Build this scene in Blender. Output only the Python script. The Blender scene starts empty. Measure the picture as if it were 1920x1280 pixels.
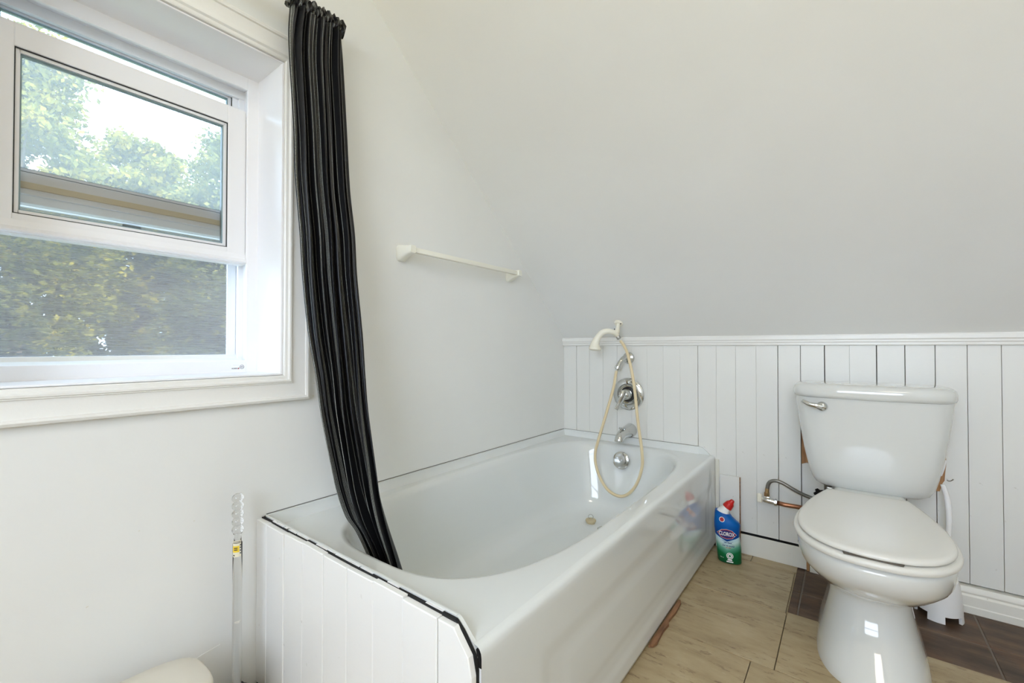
import bpy, bmesh, math, random
import numpy as np
from mathutils import Vector, Matrix
R = random.Random(7)
PI = math.pi
S = bpy.context.scene
COL = S.collection

# ------------------------------------------------------------------ camera
cam = bpy.data.cameras.new('camera')
cam.sensor_width = 36.0
cam.lens = 15.3675
cam.clip_start = 0.02
cam_o = bpy.data.objects.new('camera', cam)
COL.objects.link(cam_o)
cam_o.location = (1.21381, -2.04234, 0.85643)
cam_o.rotation_euler = (PI / 2 + 0.01219, 0, 0.65442)
S.camera = cam_o

# ------------------------------------------------------------------ world, sun, fill lights, exposure
W = bpy.data.worlds.new('sky')
S.world = W
W.use_nodes = True
_bg = W.node_tree.nodes['Background']
_bg.inputs[0].default_value = (0.54, 0.75, 1.0, 1)
_bg.inputs[1].default_value = 13.0

def add_light(name, kind, loc, rot, energy, color=(1, 1, 1), size=None, size_y=None):
    l = bpy.data.lights.new(name, kind)
    l.energy = energy
    l.color = color
    if kind == 'AREA':
        l.shape = 'RECTANGLE'
        l.size = size
        l.size_y = size_y
    o = bpy.data.objects.new(name, l)
    COL.objects.link(o)
    o.location = loc
    o.rotation_euler = rot
    return o

sun = add_light('sun', 'SUN', (8, 4, 12), Vector((-.72, .22, -.62)).to_track_quat('-Z', 'Y').to_euler(), 22.0, (1.0, 0.93, 0.80))
sun.data.angle = 0.02
# portal that guides sky light through the window beside the tub
por = add_light('window_portal', 'AREA', (-0.25, -1.76, 1.2), (0, -PI / 2, 0), 1, size=0.84, size_y=0.55)
por.data.cycles.is_portal = True
# added warm fill light, set in a made-up opening behind the camera
add_light('rear_fill', 'AREA', (1.35, -3.465, 1.40), (PI / 2, 0, 0), 19, (1.0, 0.68, 0.46), 1.4, 1.2)
# added fill light under the ceiling, behind the camera
cl = add_light('ceiling_fill', 'AREA', (1.75, -2.35, 2.42), (0, 0, 0), 12, (1.0, 0.89, 0.76), 0.5, 0.5)

S.view_settings.view_transform = 'Standard'
S.view_settings.look = 'None'
S.view_settings.gamma = 1.0
S.view_settings.use_curve_mapping = False
S.view_settings.exposure = -0.39
try:
    S.cycles.max_bounces = 12
    S.cycles.diffuse_bounces = 8
    S.cycles.glossy_bounces = 6
    S.cycles.transmission_bounces = 10
    S.cycles.transparent_max_bounces = 24
    S.cycles.caustics_reflective = False
    S.cycles.caustics_refractive = False
    S.cycles.sample_clamp_indirect = 6
except Exception:
    pass

# ------------------------------------------------------------------ materials
def mat(name, col, rough=0.5, metal=0.0, spec=0.5, coat=0.0):
    m = bpy.data.materials.new(name)
    m.use_nodes = True
    b = m.node_tree.nodes['Principled BSDF']
    b.inputs['Base Color'].default_value = (*col, 1)
    b.inputs['Roughness'].default_value = rough
    b.inputs['Metallic'].default_value = metal
    b.inputs['Specular IOR Level'].default_value = spec
    if coat:
        b.inputs['Coat Weight'].default_value = coat
        b.inputs['Coat Roughness'].default_value = 0.03
    m.diffuse_color = (*col, 1)
    return m

class NT:
    def __init__(s, m):
        s.m = m; s.n = m.node_tree.nodes; s.l = m.node_tree.links
        s.b = s.n.get('Principled BSDF')
    def node(s, t, **kw):
        x = s.n.new(t)
        for k, v in kw.items():
            setattr(x, k, v)
        return x
    def link(s, a, b):
        s.l.new(a, b)
    def coord(s, kind='Object', scale=(1, 1, 1), rot=(0, 0, 0), loc=(0, 0, 0)):
        tc = s.node('ShaderNodeTexCoord'); mp = s.node('ShaderNodeMapping')
        mp.inputs['Scale'].default_value = scale
        mp.inputs['Rotation'].default_value = rot
        mp.inputs['Location'].default_value = loc
        s.link(tc.outputs[kind], mp.inputs[0])
        return mp.outputs[0]
    def noise(s, vec, scale, detail=4, rough=0.5):
        x = s.node('ShaderNodeTexNoise')
        x.inputs['Scale'].default_value = scale
        x.inputs['Detail'].default_value = detail
        x.inputs['Roughness'].default_value = rough
        s.link(vec, x.inputs['Vector'])
        return x.outputs[0]
    def ramp(s, fac, stops, interp='LINEAR'):
        x = s.node('ShaderNodeValToRGB')
        cr = x.color_ramp; cr.interpolation = interp
        while len(cr.elements) < len(stops):
            cr.elements.new(0.5)
        for e, (p, c) in zip(cr.elements, stops):
            e.position = p
            e.color = (*c, 1) if len(c) == 3 else c
        s.link(fac, x.inputs[0])
        return x.outputs[0]
    def mix(s, fac, a, b, mode='MIX'):
        x = s.node('ShaderNodeMix', data_type='RGBA', blend_type=mode)
        if isinstance(fac, float): x.inputs[0].default_value = fac
        else: s.link(fac, x.inputs[0])
        for i, v in ((6, a), (7, b)):
            if isinstance(v, tuple): x.inputs[i].default_value = (*v, 1)
            else: s.link(v, x.inputs[i])
        return x.outputs[2]
    def math(s, op, a, b=0.0):
        x = s.node('ShaderNodeMath', operation=op)
        for i, v in ((0, a), (1, b)):
            if isinstance(v, (int, float)): x.inputs[i].default_value = v
            else: s.link(v, x.inputs[i])
        return x.outputs[0]
    def bump(s, h, strength, dist=0.01):
        x = s.node('ShaderNodeBump')
        x.inputs['Strength'].default_value = strength
        x.inputs['Distance'].default_value = dist
        s.link(h, x.inputs['Height'])
        s.link(x.outputs[0], s.b.inputs['Normal'])

def paint(name, col, rough, specks=0.0, bump=0.08):
    m = mat(name, col, rough)
    t = NT(m); v = t.coord('Object')
    n = t.noise(v, 2.2, 3)
    c = t.ramp(n, [(0.3, tuple(x * 0.965 for x in col)), (0.7, col)])
    if specks:
        k = t.noise(v, 38, 2, 0.6)
        f = t.ramp(k, [(0.735, (0, 0, 0)), (0.765, (1, 1, 1))])
        f2 = t.math('MULTIPLY', f, specks)
        c = t.mix(f2, c, (0.33, 0.30, 0.24))
    t.link(c, t.b.inputs['Base Color'])
    t.bump(t.noise(v, 160, 3), bump, 0.002)
    return m

M = {}
M['wall'] = paint('wall_paint', (0.79, 0.795, 0.775), 0.42)
M['ceil'] = paint('ceiling_paint', (0.80, 0.795, 0.77), 0.5)
M['board'] = paint('board_paint', (0.765, 0.765, 0.735), 0.35, 0.35)
M['boardw'] = paint('end_board_paint', (0.83, 0.83, 0.815), 0.35, 0.25)
M['trim'] = paint('trim_paint', (0.80, 0.795, 0.765), 0.3)
M['base'] = paint('baseboard_paint', (0.78, 0.765, 0.70), 0.4, 0.8)
M['vinyl'] = mat('window_vinyl', (0.85, 0.85, 0.87), 0.3)
M['tub'] = mat('tub_enamel', (0.70, 0.722, 0.712), 0.04, spec=0.6, coat=0.25)
M['porc'] = mat('toilet_porcelain', (0.665, 0.675, 0.655), 0.07, spec=0.5, coat=0.6)
M['seat'] = mat('seat_plastic', (0.70, 0.69, 0.65), 0.22)
M['chrome'] = mat('chrome', (0.62, 0.63, 0.62), 0.09, 1.0)
M['nickel'] = mat('brushed_metal', (0.42, 0.41, 0.38), 0.32, 1.0)
M['braid'] = mat('braided_steel', (0.24, 0.235, 0.215), 0.42, 0.8)
M['brass'] = mat('brass', (0.55, 0.40, 0.22), 0.3, 1.0)
M['copper'] = mat('copper', (0.40, 0.19, 0.11), 0.35, 1.0)
M['cream'] = mat('cream_plastic', (0.84, 0.81, 0.69), 0.35)
M['cream2'] = mat('bar_cream', (0.83, 0.82, 0.73), 0.3)
M['hose'] = mat('hose_beige', (0.72, 0.60, 0.38), 0.4)
M['rubber'] = mat('black_rubber', (0.012, 0.012, 0.012), 0.5)
M['dark'] = mat('dark_gap', (0.008, 0.008, 0.008), 0.9)  # black in place of shade inside gaps and hollows; also the bracket screws
M['shade'] = mat('notch_shade', (0.10, 0.085, 0.065), 0.7)  # brown put in for the shadow in the lid's notch
M['stopper'] = mat('stopper_rubber', (0.55, 0.47, 0.30), 0.5)
M['white'] = mat('white_plastic', (0.83, 0.83, 0.83), 0.35)
M['bin'] = mat('bin_plastic', (0.66, 0.625, 0.545), 0.45)
M['gasket'] = mat('gasket_black', (0.02, 0.025, 0.025), 0.6)
M['spacer'] = mat('pane_spacer', (0.22, 0.31, 0.33), 0.4)
M['caulk'] = paint('caulk', (0.70, 0.68, 0.60), 0.5, 1.0)
M['caulkdark'] = mat('dirty_joint', (0.10, 0.095, 0.08), 0.8)
M['red'] = mat('cap_red', (0.55, 0.015, 0.015), 0.3)
M['ink'] = mat('ink_dark', (0.02, 0.02, 0.04), 0.5)
M['inkw'] = mat('ink_white', (0.85, 0.85, 0.85), 0.4)
M['inkr'] = mat('ink_red', (0.42, 0.02, 0.03), 0.4)
M['inkb'] = mat('ink_navy', (0.02, 0.02, 0.16), 0.4)
M['inkg'] = mat('ink_green', (0.02, 0.17, 0.07), 0.4)
M['inky'] = mat('ink_yellow', (0.85, 0.62, 0.05), 0.4)
M['paper'] = mat('label_paper', (0.80, 0.76, 0.60), 0.5)
M['roof'] = mat('outer_shell', (0.5, 0.5, 0.5), 0.8)

def wood(name, a, b, scale=(6, 6, 60)):
    m = mat(name, a, 0.6); t = NT(m)
    v = t.coord('Object', scale)
    t.link(t.ramp(t.noise(v, 1.5, 5), [(0.3, a), (0.7, b)]), t.b.inputs['Base Color'])
    return m
M['wood'] = wood('raw_wood', (0.27, 0.12, 0.045), (0.48, 0.26, 0.11), (60, 60, 8))
M['stripwood'] = wood('strip_wood', (0.13, 0.06, 0.03), (0.34, 0.17, 0.08), (60, 8, 60))

def travertine():
    m = mat('beige_vinyl_tile', (0.42, 0.33, 0.22), 0.42); t = NT(m)
    oi = t.node('ShaderNodeObjectInfo')
    geo = t.node('ShaderNodeNewGeometry')
    off = t.node('ShaderNodeVectorMath', operation='ADD')
    t.link(geo.outputs['Position'], off.inputs[0])
    cb = t.node('ShaderNodeCombineXYZ')
    t.link(t.math('MULTIPLY', oi.outputs['Random'], 40.0), cb.inputs[0])
    t.link(t.math('MULTIPLY', oi.outputs['Random'], 17.0), cb.inputs[1])
    t.link(cb.outputs[0], off.inputs[1])
    def mp(sc):
        x = t.node('ShaderNodeMapping'); x.inputs['Scale'].default_value = sc
        t.link(off.outputs[0], x.inputs[0]); return x.outputs[0]
    base = t.ramp(t.noise(mp((3, 9, 3)), 2.0, 6, 0.6), [(0.28, (0.30, 0.222, 0.120)), (0.5, (0.395, 0.305, 0.175)), (0.75, (0.47, 0.38, 0.235))])
    streak = t.noise(mp((6.5, 24, 5)), 3.0, 8, 0.68)
    sf = t.ramp(streak, [(0.55, (0, 0, 0)), (0.60, (1, 1, 1)), (0.66, (0.15, 0.15, 0.15))])
    zone = t.ramp(t.noise(mp((1.5, 6, 1)), 2.4, 2), [(0.40, (0, 0, 0)), (0.55, (1, 1, 1))])
    f = t.math('MULTIPLY', t.math('MULTIPLY', sf, zone), 0.75)
    c = t.mix(f, base, (0.13, 0.075, 0.038))
    lf = t.ramp(t.noise(mp((9, 26, 5)), 4.0, 5, 0.6), [(0.66, (0, 0, 0)), (0.72, (1, 1, 1))])
    c = t.mix(t.math('MULTIPLY', lf, 0.45), c, (0.60, 0.50, 0.37))
    t.link(c, t.b.inputs['Base Color'])
    t.bump(streak, 0.12, 0.003)
    return m
M['tile'] = travertine()

def oldtile():
    m = mat('dark_brown_old_tile', (0.09, 0.06, 0.04), 0.5); t = NT(m)
    v = t.coord('Object', (3, 9, 3))
    n = t.noise(v, 2.0, 7, 0.65)
    c = t.ramp(n, [(0.3, (0.032, 0.019, 0.011)), (0.5, (0.078, 0.045, 0.026)), (0.72, (0.17, 0.098, 0.056))])
    r = t.ramp(t.noise(t.coord('Object', (2, 3, 1)), 3.5, 3), [(0.55, (0, 0, 0)), (0.72, (1, 1, 1))])
    c = t.mix(t.math('MULTIPLY', r, 0.5), c, (0.17, 0.075, 0.035))
    t.link(c, t.b.inputs['Base Color'])
    t.bump(n, 0.15, 0.003)
    return m
M['oldtile'] = oldtile()
M['slab'] = mat('subfloor', (0.035, 0.028, 0.022), 0.9)
M['grout'] = mat('old_grout', (0.17, 0.14, 0.115), 0.9)

def curtain_mat():
    m = mat('black_striped_satin', (0.01, 0.01, 0.012), 0.38, spec=0.35); t = NT(m)
    tc = t.node('ShaderNodeTexCoord'); sp = t.node('ShaderNodeSeparateXYZ')
    t.link(tc.outputs['UV'], sp.inputs[0])
    p = t.math('FRACT', t.math('DIVIDE', sp.outputs[0], 0.050))       # one repeat of the woven pattern = 50 mm
    bits = []
    for a, b in ((0.06, 0.088), (0.12, 0.146), (0.178, 0.204), (0.236, 0.264), (0.63, 0.662)):
        bits.append(t.math('MULTIPLY', t.math('GREATER_THAN', p, a), t.math('LESS_THAN', p, b)))
    f = bits[0]
    for b in bits[1:]:
        f = t.math('ADD', f, b)
    wv = t.noise(t.coord('UV', (900, 260, 1)), 1.0, 1)
    f = t.math('MULTIPLY', f, t.ramp(wv, [(0.35, (0.55, 0.55, 0.55)), (0.6, (1, 1, 1))]))
    c = t.mix(f, (0.006, 0.0065, 0.008), (0.27, 0.28, 0.26))
    t.link(c, t.b.inputs['Base Color'])
    t.b.inputs['Sheen Weight'].default_value = 0.0
    return m
M['cloth'] = curtain_mat()

def pane_mat():
    m = bpy.data.materials.new('window_glass'); m.use_nodes = True
    t = NT(m); n = t.n; n.clear()
    out = t.node('ShaderNodeOutputMaterial')
    tr = t.node('ShaderNodeBsdfTransparent'); tr.inputs[0].default_value = (0.97, 0.972, 0.968, 1)
    gl = t.node('ShaderNodeBsdfGlossy'); gl.inputs['Roughness'].default_value = 0.0
    fr = t.node('ShaderNodeFresnel'); fr.inputs[0].default_value = 1.5
    mx = t.node('ShaderNodeMixShader')
    t.link(fr.outputs[0], mx.inputs[0]); t.link(tr.outputs[0], mx.inputs[1]); t.link(gl.outputs[0], mx.inputs[2])
    df = t.node('ShaderNodeBsdfTranslucent'); df.inputs[0].default_value = (0.95, 0.97, 0.97, 1)
    m2 = t.node('ShaderNodeMixShader'); m2.inputs[0].default_value = 0.08     # pale haze put in to veil and brighten the view through the glass
    t.link(mx.outputs[0], m2.inputs[1]); t.link(df.outputs[0], m2.inputs[2])
    t.link(m2.outputs[0], out.inputs[0])
    return m
M['glass'] = pane_mat()

def screen_mat():
    m = bpy.data.materials.new('insect_screen'); m.use_nodes = True
    t = NT(m); t.n.clear()
    out = t.node('ShaderNodeOutputMaterial')
    tr = t.node('ShaderNodeBsdfTransparent')
    d1 = t.node('ShaderNodeBsdfDiffuse'); d1.inputs[0].default_value = (0.34, 0.33, 0.33, 1)
    d2 = t.node('ShaderNodeBsdfTranslucent'); d2.inputs[0].default_value = (0.035, 0.034, 0.035, 1)
    df = t.node('ShaderNodeAddShader'); t.link(d1.outputs[0], df.inputs[0]); t.link(d2.outputs[0], df.inputs[1])
    mx = t.node('ShaderNodeMixShader')
    nz = t.noise(t.coord('Object', (20, 20, 420)), 1.0, 2)
    f = t.ramp(nz, [(0.3, (0.42, 0.42, 0.42)), (0.7, (0.54, 0.54, 0.54))])
    t.link(f, mx.inputs[0]); t.link(tr.outputs[0], mx.inputs[1]); t.link(df.outputs[0], mx.inputs[2])
    t.link(mx.outputs[0], out.inputs[0])
    return m
M['screen'] = screen_mat()

def acrylic():
    m = mat('clear_acrylic', (1, 1, 1), 0.02); t = NT(m)
    t.b.inputs['Transmission Weight'].default_value = 1.0
    t.b.inputs['IOR'].default_value = 1.46
    t.b.inputs['Base Color'].default_value = (0.90, 0.91, 0.91, 1)
    return m
M['acrylic'] = acrylic()

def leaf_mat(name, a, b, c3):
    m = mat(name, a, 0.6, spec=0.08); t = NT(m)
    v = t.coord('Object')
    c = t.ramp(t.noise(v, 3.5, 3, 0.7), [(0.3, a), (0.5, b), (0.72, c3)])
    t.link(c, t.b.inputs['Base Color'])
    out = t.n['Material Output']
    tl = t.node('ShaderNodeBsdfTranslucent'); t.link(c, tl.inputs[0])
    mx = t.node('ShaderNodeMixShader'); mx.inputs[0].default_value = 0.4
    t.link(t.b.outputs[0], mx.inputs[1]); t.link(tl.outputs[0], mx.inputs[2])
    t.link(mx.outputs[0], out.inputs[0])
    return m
M['leafA'] = leaf_mat('leaves_bright', (0.05, 0.06, 0.012), (0.16, 0.155, 0.022), (0.38, 0.30, 0.035))
M['leafB'] = leaf_mat('leaves_mid', (0.045, 0.06, 0.02), (0.11, 0.12, 0.03), (0.27, 0.23, 0.04))
M['leafC'] = leaf_mat('leaves_dark', (0.020, 0.028, 0.010), (0.050, 0.062, 0.020), (0.26, 0.23, 0.04))  # darker leaf colours, for the shrubs
M['bark'] = mat('bark', (0.10, 0.075, 0.055), 0.9)
M['grass'] = mat('lawn', (0.24, 0.26, 0.15), 0.9)

def bottle_mat():
    m = mat('bottle_print', (0.02, 0.12, 0.5), 0.35, spec=0.25); t = NT(m)
    tc = t.node('ShaderNodeTexCoord'); sp = t.node('ShaderNodeSeparateXYZ')
    t.link(tc.outputs['Object'], sp.inputs[0])
    # printed bands: green at the foot, pale teal, white, then a blue top that dips under the emblem
    x2 = t.math('MULTIPLY', t.math('ABSOLUTE', t.math('ADD', sp.outputs[0], 0.008)), 0.45)
    z = t.math('SUBTRACT', sp.outputs[2], x2)
    f = t.math('DIVIDE', z, 0.2)
    c = t.ramp(f, [(0.0, (0.003, 0.10, 0.03)), (0.16, (0.004, 0.15, 0.05)), (0.26, (0.10, 0.36, 0.24)), (0.36, (0.55, 0.72, 0.70)),
                   (0.435, (0.50, 0.72, 0.80)), (0.44, (0.001, 0.045, 0.24)), (0.60, (0.001, 0.085, 0.36)), (0.80, (0.001, 0.125, 0.45)), (1.0, (0.001, 0.07, 0.34))])
    t.link(c, t.b.inputs['Base Color'])
    return m
M['bottle'] = bottle_mat()

# ------------------------------------------------------------------ mesh helpers
def link(name, bm, m, parent=None, smooth=False, loc=None, label=None, kind=None, autos=None):
    me = bpy.data.meshes.new(name)
    bmesh.ops.recalc_face_normals(bm, faces=bm.faces)
    bm.to_mesh(me); bm.free()
    for mm in (m if isinstance(m, (list, tuple)) else [m]):
        me.materials.append(mm)
    if smooth or autos:
        me.polygons.foreach_set('use_smooth', [True] * len(me.polygons))
    if autos:
        me.set_sharp_from_angle(angle=math.radians(autos))
    o = bpy.data.objects.new(name, me)
    COL.objects.link(o)
    if parent: o.parent = parent
    if loc: o.location = loc
    if label: o['label'] = label
    if kind: o['kind'] = kind
    return o

def tag(o, label, cat, group=None):
    o['label'] = label; o['category'] = cat
    if group: o['group'] = group
    return o

def thing(name, label, cat, loc=(0, 0, 0), rotz=0, group=None):
    o = bpy.data.objects.new(name, None); COL.objects.link(o)
    o.empty_display_size = 0.05
    o.location = loc; o.rotation_euler = (0, 0, rotz)
    return tag(o, label, cat, group)

def structure(name, loc=(0, 0, 0)):
    o = bpy.data.objects.new(name, None); COL.objects.link(o)
    o.empty_display_size = 0.05
    o.location = loc; o['kind'] = 'structure'
    return o

def box(bm, x0, x1, y0, y1, z0, z1, bev=0.0, seg=2):
    mtx = Matrix.Translation(((x0 + x1) / 2, (y0 + y1) / 2, (z0 + z1) / 2)) @ Matrix.Diagonal((abs(x1 - x0), abs(y1 - y0), abs(z1 - z0), 1))
    r = bmesh.ops.create_cube(bm, size=1, matrix=mtx)
    if bev:
        es = list({e for v in r['verts'] for e in v.link_edges})
        bmesh.ops.bevel(bm, geom=es, offset=bev, segments=seg, affect='EDGES', profile=0.5)
    return bm

def prism(bm, poly, axis, a, b):
    """extrude a 2-D polygon along axis (0: poly is (y,z), 1: (x,z), 2: (x,y))"""
    def P(p, t):
        return (t, p[0], p[1]) if axis == 0 else (p[0], t, p[1]) if axis == 1 else (p[0], p[1], t)
    v0 = [bm.verts.new(P(p, a)) for p in poly]
    v1 = [bm.verts.new(P(p, b)) for p in poly]
    n = len(poly)
    bm.faces.new(v0); bm.faces.new(list(reversed(v1)))
    for i in range(n):
        bm.faces.new((v0[i], v1[i], v1[(i + 1) % n], v0[(i + 1) % n]))
    return bm

def loft(bm, rings, cap0=True, cap1=True, closed=True):
    vs = [[bm.verts.new(p) for p in r] for r in rings]
    n = len(rings[0])
    for a, b in zip(vs[:-1], vs[1:]):
        for i in range(n if closed else n - 1):
            j = (i + 1) % n
            bm.faces.new((a[i], a[j], b[j], b[i]))
    if cap0: bm.faces.new(list(reversed(vs[0])))
    if cap1: bm.faces.new(vs[-1])
    return vs

def lathe(bm, prof, n=32, mtx=None, caps=True):
    """prof: (radius, height) about z, then transformed"""
    mtx = mtx or Matrix.Identity(4)
    rings = []
    for r, h in prof:
        rings.append([mtx @ Vector((max(r, 1e-5) * math.cos(2 * PI * i / n), max(r, 1e-5) * math.sin(2 * PI * i / n), h)) for i in range(n)])
    loft(bm, rings, caps, caps)
    return bm

def frame_to(p, d):
    """matrix with local z along d, origin p"""
    d = Vector(d).normalized()
    return Matrix.Translation(p) @ d.to_track_quat('Z', 'Y').to_matrix().to_4x4()

def spline(pts, k=8):
    P = [Vector(p) for p in pts]
    P = [P[0] * 2 - P[1]] + P + [P[-1] * 2 - P[-2]]
    out = []
    for i in range(1, len(P) - 2):
        for s in range(k):
            t = s / k
            a, b, c, d = P[i - 1:i + 3]
            out.append(0.5 * ((2 * b) + (c - a) * t + (2 * a - 5 * b + 4 * c - d) * t * t + (3 * b - a - 3 * c + d) * t ** 3))
    out.append(P[-2])
    return out

def tube(bm, pts, rad, n=12, squash=None):
    """swept tube; rad a number or list; squash (a,b) scales of the section"""
    P = [Vector(p) for p in pts]
    N = len(P)
    rad = [rad] * N if isinstance(rad, (int, float)) else rad
    T = [(P[min(i + 1, N - 1)] - P[max(i - 1, 0)]).normalized() for i in range(N)]
    up = Vector((0, 0, 1)) if abs(T[0].z) < 0.9 else Vector((0, 1, 0))
    u = (up - T[0] * up.dot(T[0])).normalized()
    rings = []
    sa, sb = squash or (1, 1)
    for i in range(N):
        u = (u - T[i] * u.dot(T[i])).normalized()
        w = T[i].cross(u)
        rings.append([P[i] + (u * math.cos(2 * PI * k / n) * sa + w * math.sin(2 * PI * k / n) * sb) * rad[i] for k in range(n)])
    loft(bm, rings)
    return bm

def B():
    return bmesh.new()

def text_mesh(name, body, size, m, parent, place, bold=0.0, squeeze=1.0):
    """flat lettering: place(x, y) -> position for each vertex of the text outline (x right, y up)"""
    cu = bpy.data.curves.new(name, 'FONT')
    cu.body = body; cu.size = size; cu.align_x = 'CENTER'; cu.align_y = 'CENTER'; cu.offset = bold; cu.resolution_u = 3
    tmp = bpy.data.objects.new(name, cu); COL.objects.link(tmp)
    dg = bpy.context.evaluated_depsgraph_get()
    me = bpy.data.meshes.new_from_object(tmp.evaluated_get(dg))
    COL.objects.unlink(tmp); bpy.data.objects.remove(tmp); bpy.data.curves.remove(cu)
    for v in me.vertices:
        v.co = place(v.co.x * squeeze, v.co.y)
    me.materials.clear(); me.materials.append(m); me.name = name
    o = bpy.data.objects.new(name, me); COL.objects.link(o); o.parent = parent
    return o

# ------------------------------------------------------------------ room shell
SL = 0.891                       # rise of the sloping ceiling per metre
Z0 = 0.905                       # where it meets the knee wall
slope = lambda y: Z0 - SL * y
CH = 2.45
XR, YR = 2.30, -3.30
WY0, WY1, WZ0, WZ1 = -2.035, -1.487, 0.784, 1.625      # window opening
yc = -(CH - Z0) / SL

bm = B()
T = -0.26
prism(bm, [(WY1, -0.05), (0.04, -0.05), (0.04, slope(0.04)), (WY1, slope(WY1))], 0, 0, T)
prism(bm, [(WY0, -0.05), (WY1, -0.05), (WY1, WZ0), (WY0, WZ0)], 0, 0, T)
prism(bm, [(WY0, WZ1), (WY1, WZ1), (WY1, slope(WY1)), (yc, CH), (WY0, CH)], 0, 0, T)
prism(bm, [(YR, -0.05), (WY0, -0.05), (WY0, CH), (YR, CH)], 0, 0, T)
bmesh.ops.remove_doubles(bm, verts=bm.verts, dist=1e-5)
wall_left = link('wall_left', bm, M['wall'], kind='structure')

bm = B()
prism(bm, [(0.10, slope(0.10)), (yc, CH), (YR - 0.15, CH), (YR - 0.15, CH + 0.12), (yc - 0.05, CH + 0.12), (0.10, slope(0.10) + 0.16)], 0, T, XR + 0.15)
link('ceiling', bm, M['ceil'], kind='structure')

bm = B(); box(bm, XR, XR + 0.12, YR - 0.15, 0.10, -0.05, CH)
link('wall_right', bm, M['wall'], kind='structure')
# wall behind the camera, with an added opening for fill light
bm = B()
rx0, rx1, rz0, rz1 = 0.65, 2.05, 0.80, 2.00
box(bm, T, rx0, YR - 0.15, YR, -0.05, CH); box(bm, rx1, XR + 0.12, YR - 0.15, YR, -0.05, CH)
box(bm, rx0, rx1, YR - 0.15, YR, -0.05, rz0); box(bm, rx0, rx1, YR - 0.15, YR, rz1, CH)
link('wall_rear', bm, M['wall'], kind='structure')
fill_opening = structure('rear_fill_opening', (0, 0, 0))  # unseen, made up around the opening that lets in fill light
bm = B()
for a in ((rx0, rx0 + 0.05, rz0, rz1), (rx1 - 0.05, rx1, rz0, rz1), (rx0, rx1, rz0, rz0 + 0.05), (rx0, rx1, rz1 - 0.05, rz1), (rx0, rx1, 1.40, 1.44)):
    box(bm, a[0], a[1], YR - 0.10, YR - 0.05, a[2], a[3], 0.004)
link('window_frame', bm, M['vinyl'], fill_opening)

# floor slab, old dark tiles, beige vinyl tiles laid over them
bm = B(); box(bm, T, XR + 0.12, YR - 0.15, 0.10, -0.12, -0.008)
floor = link('floor', bm, M['slab'], kind='structure')
DX0, DY = 1.055, -0.368           # corner of the strip where the beige tiles were lifted
def flat_tile(name, x0, x1, y0, y1, z1, m, bev, z0=-0.008):
    bm = B(); box(bm, x0, x1, y0, y1, z0, z1, bev, 1)
    return link(name, bm, m, floor)
g = 0.0022
for (x0, x1) in ((DX0 - 0.01, 1.080), (1.080, 1.530), (1.530, 1.985), (1.985, XR)):
    for (y0, y1) in ((-0.030, -0.001), (-0.211, -0.030), (-0.40, -0.211)):
        flat_tile('old_tile', x0 + g, x1 - g, y0 + g, y1 - g, -0.003, M['oldtile'], 0.0016)
flat_tile('grout_bed', DX0 - 0.012, XR, -0.40, -0.001, -0.0046, M['grout'], 0)
rows = [(-0.065, -0.001, 0.90), (-0.380, -0.065, 1.050), (-0.690, -0.380, 1.053)]
yy = -0.690; k = 0
offs = [0.998, 1.053, 0.945, 1.02]
while yy > YR:
    rows.append((max(yy - 0.305, YR), yy, offs[k % 4])); yy -= 0.305; k += 1
e = 0.0010
for (y0, y1, xo) in rows:
    xs = [xo + 0.305 * i for i in range(-4, 6)]
    for xa, xb in zip(xs[:-1], xs[1:]):
        a, b = max(xa, 0.0), min(xb, XR)
        if b - a < 0.01: continue
        if y0 > -1.50 and b < 0.74: continue           # under the tub
        if y1 > -1.50 and a < 0.70: a = 0.70
        if y0 >= -0.381 and y1 > -0.37:
            if a >= DX0 - 0.004: continue
            b = min(b, DX0)
        yt = y1
        if y1 == -0.380 and b > DX0: yt = -0.370 if a > DX0 - 0.004 else y1
        flat_tile('floor_tile', a + e, b - e, y0 + e * 1.5, yt - e * 1.5, 0.0 + R.uniform(-0.0004, 0.0004), M['tile'], 0.0010)

# ------------------------------------------------------------------ back wall: backing, planks, chair rail, baseboards
bm = B(); box(bm, T, XR + 0.12, 0.014, 0.14, -0.05, 0.96)
wall_back = link('wall_back', bm, M['dark'], kind='structure')
PW = 0.0762
def plank_bm(z0, z1, w=PW, t=0.014, poly=None):
    bm = B()
    h = w / 2; c = 0.0009
    prof = [(-h, 0.0), (-h, -t + c), (-h + c, -t), (h - c, -t), (h, -t + c), (h, 0.0)]
    v0 = [bm.verts.new((x, y, z0)) for x, y in prof]; v1 = [bm.verts.new((x, y, z1)) for x, y in prof]
    n = len(prof)
    bm.faces.new(v0); bm.faces.new(list(reversed(v1)))
    for i in range(n):
        bm.faces.new((v0[i], v1[i], v1[(i + 1) % n], v0[(i + 1) % n]))
    return bm
base_pl = None
dark_joint = {1: .0011, 3: .0009, 9: .0014, 13: .0020, 14: .0014, 15: .0026, 17: .0026, 18: .0020, 19: .0018, 20: .0012, 21: .0012}
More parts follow.
